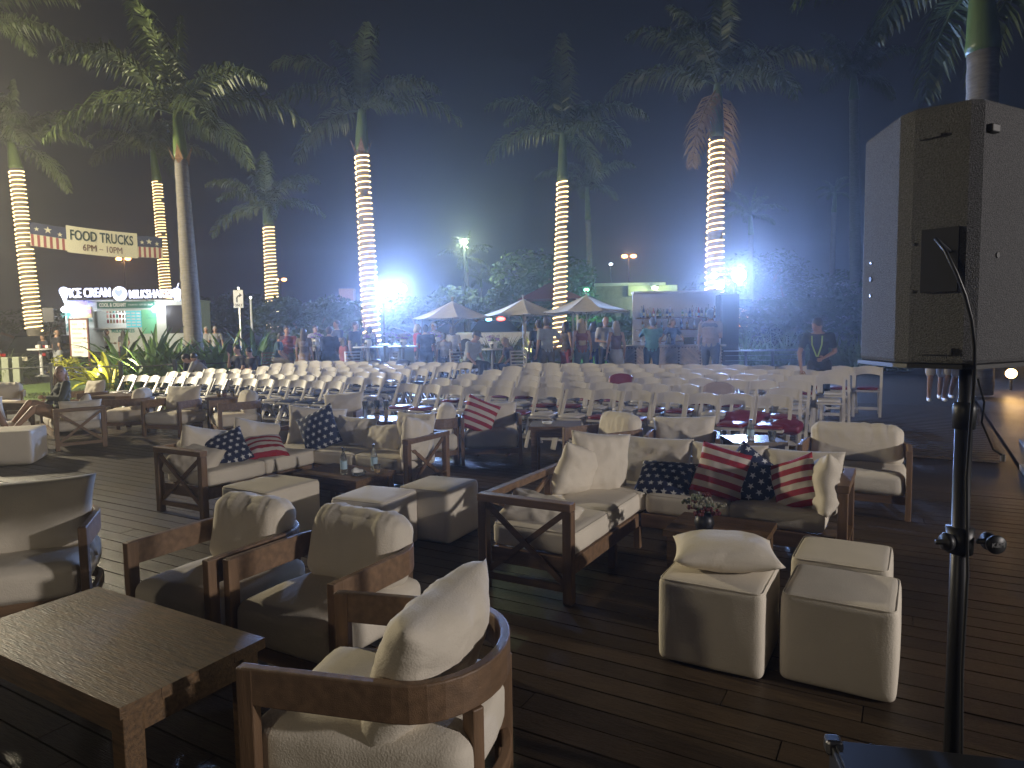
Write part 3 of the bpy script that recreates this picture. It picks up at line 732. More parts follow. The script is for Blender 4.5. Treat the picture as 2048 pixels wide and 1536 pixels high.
def palm(label, base, top, r0, r1, shaft, fronds, sc=1.0, rope=None, seed=0, husk=False, group='royal palms', curve=0, dry=0):
    """trunk from base to top (foot of the crownshaft); shaft = point where the crown sits"""
    q = random.Random(seed); base = Vector(base); top = Vector(top); shaft = Vector(shaft)
    t = thing('palm_tree', label, 'palm tree', base, 0, group); L = top-base
    def at(s): return L*s+Vector((curve*math.sin(math.pi*s), 0, 0))
    N = max(24, int(L.length/.22)); pts = []; rad = []
    for i in range(N+1):
        s = i/N; pts.append(at(s)); bulge = 1+.10*math.sin(math.pi*min(1, s*1.3))
        rad.append((r0+(r1-r0)*s)*bulge*(1+(.035 if i % 2 else -.015)))
    MB().tube(pts, rad, 14).build('trunk', M_trunk, t, smooth=True)
    S0 = L; S1 = shaft-base; k = 10
    MB().tube([S0.lerp(S1, i/k) for i in range(k+1)], [r1*1.12*(1-.45*(i/k)**1.5)*(1.06 if i == 1 else 1) for i in range(k+1)], 12).build('crownshaft', M_shaft, t, smooth=True)
    if husk:
        mb = MB()
        for a in (0, 1, 2.2, 3.6, 4.9):
            d = Vector((math.cos(a), math.sin(a), 0)); p = S0+d*r1*1.1
            mb.add([p-Vector((-d.y, d.x, 0))*.12, p+Vector((-d.y, d.x, 0))*.12, p+d*.16+Vector((0, 0, .42)), p+d*.05+Vector((0, 0, -.16))], [(0, 3, 1), (0, 1, 2)])
        mb.build('husk', M_husk, t)
    fronds = max(9, int(fronds*.8))
    for i in range(fronds):
        lay = i/fronds
        idx = min(4, int(lay*5.2)) if i else 6
        if dry and i >= fronds-dry: idx = 5
        a = i*2.39996+q.uniform(-.3, .3)
        o = ob('frond', FM[idx], t); o.location = S1+Vector((0, 0, -.10*lay)); o.rotation_euler = (q.uniform(-.12, .12), q.uniform(-.15, .15), a)
        s = sc*q.uniform(1.0, 1.25); o.scale = (s, s, s)
    if rope:
        s0, s1 = rope; turns = (s1-s0)*L.length/.185; n = int(turns*14); pp = []
        for i in range(n+1):
            s = s0+(s1-s0)*i/n; a = 2*math.pi*turns*i/n
            f = s*N; bb = (r0+(r1-r0)*s)*(1+.10*math.sin(math.pi*min(1, s*1.3)))+.035+noise.noise(Vector((i*.05, seed, 0)))*.012
            jz = noise.noise(Vector((i*.021, seed*3, 5)))*.06
            pp.append(at(s)+Vector((math.cos(a)*bb, math.sin(a)*bb, jz)))
        rb_ = MB(); i = 0
        while i < len(pp)-2:
            k = int(q.uniform(60, 200)); seg = pp[i:i+k+1]
            if len(seg) > 1: rb_.tube(seg, .021, 4, cap=False)
            i += k+(q.choice((0, 0, 3, 7)))
        rb_.build('rope_light', M_rope, t)
    if rope or husk:
        q0 = base+Vector((-1.3, -1.6, .15)); lamp('added_crown_fill', 'SPOT', q0, 620, (1, .84, .50), .12, S1+base+Vector((0, 0, .8)), 44)  # added spot that brightens the crown; no real lamp stands at the palm foot
    return t
def palm_px(label, Y, bpx, tpx, spx, r0, r1, n, ropepx=None, **kw):
    b = HX(bpx, Y); T = D(tpx[0], tpx[1], Y); s = D(spx[0], spx[1], Y)
    rope = None
    if ropepx is not None:
        zb = D(bpx, ropepx, Y).z; rope = (max(.01, (zb-b.z)/(T.z-b.z)), .995)
    return palm(label, b, T, r0, r1, s, n, rope=rope, **kw)
palm_px('leftmost royal palm wrapped in rope light, holding the banner', 30, 72, (32, 338), (22, 285), .27, .24, 16, ropepx=662, seed=1, sc=1.05)
palm_px('rope-lit royal palm rising behind the ice cream truck sign', 42, 338, (314, 362), (305, 300), .27, .24, 15, ropepx=640, seed=2, sc=1.15)
palm_px('unlit grey trunked royal palm standing in the plant bed', 21.5, 388, (362, 320), (354, 222), .27, .19, 17, seed=3, sc=1.05, husk=True)
palm_px('rope-lit royal palm left of the tall sign, smallest of the lit ones', 35, 547, (537, 450), (532, 412), .27, .24, 14, ropepx=660, seed=4, sc=.95)
palm_px('rope-lit royal palm between the seated party and the flood lights', 24.5, 745, (723, 304), (724, 218), .26, .21, 14, ropepx=690, seed=5, husk=True, sc=1.0)
palm_px('rope-lit royal palm rising behind the middle umbrellas', 26, 1117, (1125, 362), (1126, 265), .21, .18, 16, ropepx=700, seed=6, sc=.98)
palm_px('rope-lit royal palm behind the bar shelf wall', 22.5, 1427, (1433, 275), (1436, 168), .25, .20, 17, ropepx=640, seed=7, dry=2, sc=1.05)
palm_px('tall unlit palm far behind, right of the middle lit palm', 48, 1186, (1176, 440), (1174, 372), .24, .19, 12, seed=8, sc=1.0)
palm_px('royal palm behind the big speaker, its green fronds hanging in from the top', 13.5, 1958, (1966, 105), (1962, -40), .28, .26, 15, seed=9, sc=1.0)
palm_px('slender palm far behind on the right, lit pinkish', 60, 1660, (1668, 425), (1670, 385), .24, .2, 10, seed=10, sc=.55)
palm_px('palm trunk far behind beside the big speaker', 42, 1712, (1708, 200), (1708, 150), .3, .26, 12, seed=11, sc=1.1)
palm_px('tall dim palm at the top left whose fronds hang over the lit ones', 27, -60, (-70, 150), (-66, 60), .26, .24, 14, seed=12, sc=1.2)
palm_px('dim palm beyond the right flood light', 55, 1500, (1502, 470), (1500, 430), .22, .2, 10, seed=13, sc=.8)
palm_px('small bright green palm under the street lamp', 46, 938, (934, 545), (932, 515), .14, .12, 11, seed=14, sc=.62)
palm_px('short green palm right of the street lamp', 50, 962, (962, 575), (962, 560), .12, .1, 9, seed=15, sc=.5)
palm_px('palm out of frame above the speaker with fronds reaching left', 16, 2120, (2110, 0), (2105, -90), .28, .25, 15, seed=16, sc=1.25)

# ------------------------------------------------------------------ foliage
def clump(label, loc, n, L, wd, m, name='strap_plant', cat='plant', up=.9, spread=1.0, group=None, seed=0, droop=1.6, rad=.15, leafname='leaf', joined=False):
    q = random.Random(seed); t = thing(name, label, cat, loc, 0, group); big = MB()
    for i in range(n):
        a = q.uniform(0, 6.28); e = q.uniform(up*.45, up*1.5); l = L*q.uniform(.65, 1.1); e = min(e, 1.5)
        p = Vector((math.cos(a)*q.uniform(0, rad), math.sin(a)*q.uniform(0, rad), 0)); pts = []; k = 5; dr = droop*q.uniform(.5, 1.2)
        for j in range(k+1):
            pts.append(p.copy()); ee = e-dr*(j/k)**1.6; p = p+Vector((math.cos(a)*math.cos(ee)*spread, math.sin(a)*math.cos(ee)*spread, math.sin(ee)))*(l/k)
        w = Vector((-math.sin(a), math.cos(a), 0)); vs = []
        for j, c in enumerate(pts):
            ww = wd*math.sin(math.pi*(.12+.86*j/k))**.7*.5
            vs += [c-w*ww, c+Vector((0, 0, -ww*.5)), c+w*ww]
        fs = []
        for j in range(k): fs += [(j*3, j*3+1, j*3+4, j*3+3), (j*3+1, j*3+2, j*3+5, j*3+4)]
        if joined: big.add(vs, fs)
        else: MB().add(vs, fs).build(leafname, m, t)
    if joined:
        o = big.build('blades', m, t); o['kind'] = 'stuff'
    return t
def bush(label, loc, size, n, m=M_bush, seed=0, leaf=.09, name='bush', cat='bush', trunk=True, group=None):
    q = random.Random(seed); t = thing(name, label, cat, loc, 0, group); mb = MB()
    lobes = [(Vector((q.uniform(-.6, .6)*size[0], q.uniform(-.5, .5)*size[1], q.uniform(.35, .85)*size[2])), q.uniform(.28, .5)) for _ in range(9)]
    for i in range(n):
        c, r = q.choice(lobes); d = Vector((q.gauss(0, 1), q.gauss(0, 1), q.gauss(0, 1))).normalized()
        rr = q.uniform(.45, 1)**.5*r
        p = c+Vector((d.x*rr*size[0], d.y*rr*size[1], d.z*rr*size[2]*.6))
        if p.z < .02: p.z = q.uniform(.02, .3)
        u = Vector((q.gauss(0, 1), q.gauss(0, 1), q.gauss(0, .6))).normalized(); v = u.orthogonal().normalized()
        l = leaf*q.uniform(.6, 1.4)
        mb.add([p-u*l, p+v*l*.38, p+u*l, p-v*l*.38], [(0, 1, 2, 3)])
    mb.build('foliage', m, t)
    if trunk:
        tb = MB()
        for c, r in lobes[:5]: tb.tube([(0, 0, 0), Vector((c.x*.4, c.y*.4, c.z*.5)), c], [.06*size[2]/2, .04*size[2]/2, .015*size[2]/2], 6)
        tb.build('limbs', M_husk, t)
    return t
gr = 'broad leaved plants in the bed'
for i, (px, Y, n, L, lab, mm) in enumerate((
    (238, 22.0, 40, 1.9, 'tall crinum clump in the middle of the bed before the truck', M_strap), (305, 20.5, 46, 2.1, 'largest strap leaved clump, right of the menu board', M_strap),
    (350, 20.5, 34, 1.6, 'strap leaved clump left of the unlit palm trunk', M_strap), (208, 20.6, 24, 1.25, 'yellow-green banana-like plant right of the menu board', M_yleaf),
    (182, 20.5, 16, .9, 'small yellow plant with pale stems beside the menu board', M_yleaf), (420, 20.8, 40, 1.6, 'strap leaved clump right of the unlit palm trunk', M_strap),
    (455, 21, 40, 1.7, 'strap leaved clump behind the crouching pair', M_strap), (505, 21.5, 40, 1.9, 'strap leaved clump under the lit palm', M_strap), (270, 19.6, 28, 1.1, 'low strap leaved clump at the front of the bed', M_strap), (378, 19.6, 26, 1.0, 'low strap leaved clump at the foot of the unlit palm', M_strap), (535, 22.5, 34, 1.5, 'strap leaved clump at the right end of the bed', M_strap), (325, 23.5, 30, 1.7, 'strap leaved clump at the back of the bed', M_strap))):
    clump(lab, HX(px, Y), n, L, .17 if mm is M_strap else .2, mm, group=gr, seed=i+3, name='strap_plant', up=1.05, droop=1.35)
    if i in (0, 1, 3):
        for s in (-1, 1):
            p = HX(px+s*12, Y-.2); o = MB().tube([p, p+Vector((.05*s, 0, .35)), p+Vector((.1*s, 0, .6))], [.07, .05, .04], 8).build('plant_stem', mat('pale_stem', (.35, .3, .1), .6), None)
            tag(o, f'pale swollen stem at the foot of the bed, {"left" if s<0 else "right"} one of pair {ORD[i]}', 'plant')
clump('big fountain grass at the left edge by the lawn', HX(4, 25), 260, 1.5, .03, M_grassy, name='fountain_grass', cat='grass', seed=20, droop=2.3, rad=.5, joined=True)
clump('second fountain grass behind the one at the left edge', HX(-40, 27), 220, 1.6, .03, M_grassy, name='fountain_grass', cat='grass', seed=21, droop=2.3, rad=.5, joined=True)
bush('low yellow-green shrub beside the menu board', HX(128, 24.5), (.55, .4, .8), 700, M_yleaf, 5, .06, group='shrubs')
bush('grey-green bushy tree behind the seated party', HX(618, 33), (3.0, 2.0, 3.1), 6500, M_bush, 6, .11, group='shrubs')
bush('rounded shrub at the foot of the fourth lit palm', HX(575, 27), (1.1, .8, 1.6), 1800, M_bush, 7, .09, group='shrubs')
for i, (px, Y, lab) in enumerate(((1495, 20.5, 'tall ornamental grass right of the black cabinet'), (1535, 20, 'tall ornamental grass behind the cable railing'), (1575, 20, 'tall ornamental grass in the middle of the right bed'), (1620, 20.5, 'tall ornamental grass behind the walking attendant'), (1665, 20, 'tall ornamental grass towards the big speaker'), (1705, 19, 'tall ornamental grass beside the big speaker'),
        (1750, 18.5, 'ornamental grass below the big speaker, left one'), (1800, 18.5, 'ornamental grass below the big speaker, right one'), (1010, 25, 'sparse grass behind the seated girl'), (1070, 25, 'yellowish grass at the foot of the middle lit palm'), (980, 26, 'sparse grass under the left umbrella'), (1245, 24, 'yellowish grass left of the bar wall'))):
    clump(lab, HX(px, Y), 170, 1.25, .028, M_grassy, name='ornamental_grass', cat='grass', seed=30+i, droop=1.6, up=1.1, rad=.45, group='ornamental grasses', joined=True)
for i, (px, Y, s, n, lab) in enumerate(((1250, 36, (6, 1.5, 1.7), 4000, 'clipped hedge in front of the cream building'), (1600, 30, (6, 2, 2.0), 4200, 'dark hedge behind the right grasses'), (1000, 40, (5, 3, 5.2), 5000, 'dark broad tree behind the umbrellas'), (1075, 44, (4, 3, 5.5), 4000, 'dark tree behind the red canopy'),
        (480, 60, (8, 3, 4.2), 4000, 'dark tree mass beyond the turn sign'), (840, 60, (8, 3, 4), 3500, 'dark tree mass beyond the left flood lights'), (1580, 58, (9, 3, 6), 4500, 'tall dark trees beyond the right flood light'), (1480, 62, (6, 3, 7), 3000, 'high dark tree crown behind the bar'), (60, 70, (10, 3, 4), 3000, 'dark trees beyond the food truck, left'), (700, 45, (4, 2, 3.0), 3000, 'blue-lit bush behind the seated party'), (1760, 40, (7, 3, 3), 2500, 'dark hedge hidden partly by the speaker'))):
    bush(lab, HX(px, Y), s, n, M_bush, 50+i, .2 if Y > 35 else .12, name='hedge' if 'hedge' in lab else 'broadleaf_tree', cat='hedge' if 'hedge' in lab else 'tree', trunk='hedge' not in lab, group='far trees and hedges')
# grass blades on the lawns and mulch chips
def scatter(name, poly_rb, n, m, h, wd, zoff=0, seed=0, label=None, flat=False):
    q = random.Random(seed); mb = MB()
    (r0, b0), (r1, b1) = poly_rb
    for i in range(n):
        p = rb(q.uniform(r0, r1), q.uniform(b0, b1)); p.z = H(p.x, p.y)+zoff
        a = q.uniform(0, 6.28); w = Vector((math.cos(a), math.sin(a), 0))*wd; d = Vector((q.gauss(0, .35), q.gauss(0, .35), 1)).normalized()*h*q.uniform(.5, 1.2)
        if flat: d = Vector((-w.y, w.x, q.uniform(-.01, .03)))*1.4; mb.add([p-w, p+w, p+w+d, p-w+d], [(0, 1, 2, 3)])
        else: mb.add([p-w, p+w, p+d], [(0, 1, 2)])
    o = mb.build(name, m); return tag(o, label, None, None, 'stuff')
scatter('grass_blades', ((-22, 9.5), (-14.2, 15)), 26000, M_grassy, .06, .010, -.02, 1)
scatter('grass_blades', ((1.27, 4.2), (4.5, 9.4)), 26000, M_grassy, .05, .006, -.03, 2)
scatter('mulch_chips', ((-21, 14.9), (-9, 19)), 9000, M_mulch, .05, .03, -.01, 3, flat=True)

# ------------------------------------------------------------------ near speaker on its stand
t = thing('loudspeaker', 'large dark loudspeaker seen from behind at the right edge', 'speaker', (0, 0, 0))
poly = [(1.116, 2.19), (1.098, 1.96), (1.112, 1.915), (1.195, 1.81), (1.225, 1.80), (1.432, 1.91), (1.60, 2.03), (1.60, 2.31)]
zt = D(1940, 195, 1.8).z; zA = D(1720, 283, 2.19).z; zb = D(1718, 719, 2.19).z
ks = len(poly); zs = [zA, D(1795, 222, 1.93).z, D(1800, 215, 1.91).z, zt, zt, zt, zt, zA]
cx = sum(p[0] for p in poly)/ks; cy = sum(p[1] for p in poly)/ks
vs = [(x, y, zb) for x, y in poly]+[(x, y, z) for (x, y), z in zip(poly, zs)]
fs = [tuple(range(ks))[::-1], (ks, ks+1, ks+2, ks+3, ks+4, ks+5, ks+6, ks+7)]+[(i, (i+1) % ks, ks+(i+1) % ks, ks+i) for i in range(ks)]
mb = MB(); mb.add(vs, fs); mb.build('cabinet', M_spk, t, bevel=.012)
def on_face(i, j, u, z, out=.003):
    a = Vector((*poly[i], 0)); b = Vector((*poly[j], 0)); d = (b-a).normalized(); n = Vector((d.y, -d.x, 0))
    if (a+n-Vector((cx, cy, 0))).length < (a-n-Vector((cx, cy, 0))).length: n = -n
    return a.lerp(b, u)+n*out+Vector((0, 0, z)), d, n
p, d, n = on_face(2, 3, .55, zb+.28); MB().beam(p-d*.045, p+d*.045, .01, .17).build('connector_panel', M_black, t)
p, d, n = on_face(2, 3, .5, zb+.035); MB().beam(p-d*.045, p+d*.045, .008, .02).build('handle_bar', M_spk, t, bevel=.003)
p, d, n = on_face(2, 3, .3, zt-.075); MB().beam(p-d*.03, p+d*.03, .008, .010).build('handle_bar', M_spk, t, bevel=.003)
p, d, n = on_face(4, 5, .14, zt-.075, .006); MB().beam(p-d*.018, p+d*.018, .014, .022).build('latch', M_black, t, bevel=.003)
for i, j, u, z in ((0, 1, .3, .20), (0, 1, .3, .30), (2, 3, .03, .20), (2, 3, .03, .33)):
    p, d, n = on_face(i, j, u, zb+z, .001); MB().lathe([(.0045, -.002), (.0045, .002)], c=p, n=10, M=n.to_track_quat('Z', 'Y').to_matrix()).build('screw', M_steel, t)
for i, j, u, z in ((0, 1, .3, .25), (4, 5, .35, .29)):
    p, d, n = on_face(i, j, u, zb+z, .001); MB().lathe([(.008, -.002), (.008, .002)], c=p, n=10, M=n.to_track_quat('Z', 'Y').to_matrix()).build('socket', M_black, t)
vs = [(x*1.0+(x-cx)*.02, y+(y-cy)*.02) for x, y in poly]
MB().prism(vs, zb-.012, zb-.0005).build('foot_plate', M_black, t)
p0, d, n = on_face(2, 3, .75, zb+.30, .012)
cb = MB().tube([p0, D(1872, 478, 1.80), D(1890, 500, 1.765), D(1912, 545, 1.75), D(1930, 590, 1.75), D(1943, 640, 1.76), D(1949, 690, 1.77), D(1949, 735, 1.80), D(1946, 790, 1.88), D(1941, 850, 1.96), Vector((1.345, 1.998, 1.2)), Vector((1.352, 1.99, .9)), Vector((1.350, 1.995, .6)), Vector((1.356, 1.99, .3)), Vector((1.37, 1.93, .02))], .0048, 8).build('speaker_cable', M_black, None, smooth=True)
tag(cb, 'black cable running from the large loudspeaker down its pole', 'cable')
px_, py_ = 1.352, 2.03
st = thing('speaker_stand', 'black tripod pole carrying the large loudspeaker', 'speaker stand', (px_, py_, 0))
MB().lathe([(.0175, 1.05), (.0175, zb-.012)], n=16).build('inner_pole', M_dsteel, st, smooth=True)
MB().lathe([(.024, .10), (.024, 1.36)], n=16).build('outer_pole', M_dsteel, st, smooth=True)
MB().lathe([(.03, 1.34), (.032, 1.40), (.027, 1.42)], n=16).build('collar', M_black, st, smooth=True)
MB().lathe([(.036, .96), (.038, 1.04)], n=16).build('clamp', M_black, st, smooth=True)
for s, x in ((-1, -.04), (1, .04)):
    Mx = Matrix.Rotation(math.pi/2, 3, 'Y')
    MB().lathe([(.008, 0), (.008, .02), (.024, .022), (.028, .032), (.024, .045)], c=(x if s > 0 else x-.045, -.02, 1.0), n=14, M=Mx).build('clamp_knob', M_black, st, smooth=True)
kn = MB().lathe([(.026, -.006), (.029, 0), (.026, .012)], c=(.073, -.055, 1.0), n=20, M=Matrix.Rotation(-math.pi/2, 3, 'X')).build('knob', M_black, st, smooth=True)
text('K&M', 'lettering', mat('grey_print', (.25, .25, .25), .5), .019, kn, loc=(.073, -.0635, 1.0), extrude=.0006)
MB().lathe([(.034, .17), (.034, .25)], n=14).build('leg_hub', M_black, st, smooth=True)
for a in (.5, 2.6, 4.7):
    l = MB().beam((math.cos(a)*.03, math.sin(a)*.03, .22), (math.cos(a)*.36, math.sin(a)*.36, .02), .025, .025).build('leg', M_dsteel, st)
    MB().ball((math.cos(a)*.36, math.sin(a)*.36, .02), .02).build('rubber_foot', M_black, l)
o = MB().tube([(px_+.03, py_-.01, 1.49), (px_+.045, py_-.02, 1.42), (px_+.04, py_-.02, 1.36), (px_+.07, py_-.03, 1.28), (px_+.10, py_-.03, 1.26)], .003, 6).build('dangling_cord', M_black); tag(o, 'thin cord with a plug dangling beside the speaker pole', 'cord')
MB().lathe([(.007, 0), (.007, .02)], n=8, c=(px_+.10, py_-.03, 1.245)).build('plug', M_steel, o)
c = G(1850, 1515, .36)
fc = thing('equipment_case', 'black equipment case at the bottom right corner', 'case', (c.x+.02, c.y-.16, 0), -.22)
MB().box((0, 0, .18), (.62, .40, .35)).build('case_body', M_black, fc, bevel=.008)
MB().box((0, 0, .357), (.60, .38, .012)).build('case_lid', M_dsteel, fc, bevel=.004)
for x in (-.3, .3): MB().box((x, .19, .345), (.05, .05, .05)).build('corner_cap', M_steel, fc, bevel=.01)
# ------------------------------------------------------------------ small speaker, cable fence, table and board at the left
def small_speaker(label, p, hz, lab2):
    s = thing('tripod_stand', lab2, 'speaker stand', p, 0)
    MB().tube([(0, 0, .3), (0, 0, hz)], .02, 8).build('pole', M_dsteel, s)
    for a in (.3, 2.4, 4.5): MB().tube([(0, 0, .55), (math.cos(a)*.6, math.sin(a)*.6, .02)], .014, 6).build('leg', M_dsteel, s)
    b = thing('loudspeaker', label, 'speaker', (p.x, p.y, p.z+hz), .35)
    MB().prism([(-.2, -.14), (.2, -.14), (.14, .16), (-.14, .16)], 0, .58).build('cabinet', M_black, b, bevel=.01)
    MB().box((0, -.15, .29), (.34, .012, .52)).build('grille', M_dsteel, b)
p = HX(100, 27); small_speaker('small black loudspeaker in front of the food truck', p, D(90, 645, 27).z-p.z, 'tripod stand under the small loudspeaker by the lawn')
f = thing('cable_fence', 'dark posts joined by a thin black cable along the plant bed', 'fence', (0, 0, 0))
fp = [(-260, 19.6, .95), (98, 19.0, .95), (237, 18.6, .95), (346, 18.6, .95), (512, 19.2, .95)]
tops = []
for px, Y, hh in fp:
    g = HX(px, Y); MB().box(g+Vector((0, 0, hh/2-.03)), (.09, .09, hh)).build('post', M_dsteel, f, bevel=.01); tops.append(g+Vector((0, 0, hh-.14)))
pp = []
for a, b in zip(tops, tops[1:]):
    for i in range(8): q = a.lerp(b, i/8); q.z -= .05*math.sin(math.pi*i/8); pp.append(q)
MB().tube(pp+[tops[-1]], .016, 6).build('cable', M_black, f)
g = HX(78, 26.5); t = thing('bar_table', 'round white high table with a clutter of items, left of the man in black', 'table', g)
MB().lathe([(.42, 1.02), (.44, 1.05), (.42, 1.08)], n=24).build('tabletop', M_white, t); MB().lathe([(.25, 0), (.06, .08), (.05, 1.02)], n=12).build('pedestal', M_white, t)
for i in range(7):
    o = MB().box((0, 0, .06), (R.uniform(.06, .14), R.uniform(.05, .1), R.uniform(.08, .16))).build('tabletop_item', R.choice([M_white, M_cream, M_red]), None); o.location = g+Vector((R.uniform(-.3, .3), R.uniform(-.25, .25), 1.10)); tag(o, f'small packet or cup on the white high table, {ORD[i]} of the clutter', 'packet', 'items on the white high table')
M_frame = mat('board_frame', (.14, .04, .03), .5)
# menu A-board
g = HX(158, 25.3); t = thing('menu_board', 'tall white menu board with red frame before the truck', 'sign', g)
zt_ = D(155, 640, 25.3).z-g.z; zb_ = D(155, 714, 25.3).z-g.z
hgt = zt_-zb_
MB().box((0, 0, zb_+hgt/2), (.62, .04, hgt)).build('board', mat('board_white', (.75, .74, .68), .5), t)
for x in (-.33, .33): MB().box((x, 0, zt_/2), (.05, .07, zt_)).build('frame_post', M_frame, t)
MB().box((0, 0, zt_+.03), (.72, .07, .06)).build('top_rail', M_frame, t)
Mk = mat('dark_print', (.05, .05, .05), .6)
for i, (a, b) in enumerate((('KIDS', '9'), ('WATER FREE', '9'), ('PAPAYA', ''), ('SODA/MIXING', '6'), ('SNACK', ''), ('VODKA', '6'), ('TEQUILA', ''))):
    z = zb_+hgt*(.88-.125*i)
    text(a, 'lettering', Mk, .095, t, loc=(-.24, -.024, z), align='LEFT', extrude=.001)
    if b: text(b, 'lettering', Mk, .13, t, loc=(.2, -.024, z), extrude=.001)
# ------------------------------------------------------------------ banner
def banner():
    t = thing('banner', 'food trucks banner strung between two lit palms', 'banner', (0, 0, 0))
    A = D(58, 441, 29.6); B = D(324, 473, 34); A2 = D(60, 491, 29.6)
    U = (B-A).normalized(); L = (B-A).length; hh = (A-A2).length
    def pt(u, v): return A+U*(u*L)+Vector((0, 0, -v*hh-.10*math.sin(math.pi*u)))+Vector((0, -1, 0))*.012*math.sin(u*23)
    def strip(name, u0, u1, v0, v1, m, off, n=10):
        vs = []
        for i in range(n+1):
            u = u0+(u1-u0)*i/n; o = Vector((0, -off, 0)); vs += [pt(u, v0)+o, pt(u, v1)+o]
        o = MB().add(vs, [(2*i, 2*i+1, 2*i+3, 2*i+2) for i in range(n)]).build(name, m, t); o.modifiers.new('s', 'SOLIDIFY').thickness = .008; return o
    Mb = mat('banner_cream', (.78, .74, .55), .8); Mn = mat('banner_navy', (.05, .06, .12), .8); Mr = mat('banner_red', (.38, .10, .10), .8)
    for u0, u1 in ((0, .25), (.79, 1)):
        strip('star_panel', u0, u1, .05, .52, Mn, 0); strip('stripe_ground', u0, u1, .525, 1, Mb, 0)
        k = 6 if u0 == 0 else 5
        for i in range(k): strip('stripe', u0+(u1-u0)*(i+.18)/k, u0+(u1-u0)*(i+.62)/k, .53, .995, Mr, .012, 2)
    strip('centre_panel', .25, .79, -.06, 1.06, Mb, .02, 12)
    ang = math.atan2(U.y, U.x)
    basis = Matrix(((U.x, 0, 0), (U.y, 0, 0), (U.z, 0, 0)))
    q = Matrix((U, Vector((0, 0, 1)), U.cross(Vector((0, 0, 1))))).transposed().to_quaternion()
    for uu, vv, rr in ((.05, .30, .10), (.125, .27, .16), (.205, .38, .11), (.83, .33, .11), (.89, .28, .15), (.955, .36, .11)):
        p = star_poly((0, 0), rr); o = MB().prism(p, 0, .01).build('star', Mb, t); o.location = pt(uu, vv)+Vector((0, -.03, 0)); o.rotation_mode = 'QUATERNION'; o.rotation_quaternion = q
    Md = mat('banner_green_print', (.03, .06, .05), .7); Mu = mat('banner_brown_print', (.16, .07, .05), .7)
    for s, v, sz, w, m in (('FOOD TRUCKS', .30, .62, L*.48, Md), ('6PM – 10PM', .78, .42, L*.30, Mu)):
        o = text(s, 'lettering', m, sz, t, loc=pt(.52, v)+Vector((0, -.075, 0)), extrude=.002, bold=.012 if m is Md else 0, width=w)
        o.rotation_mode = 'QUATERNION'; o.rotation_quaternion = q
banner()
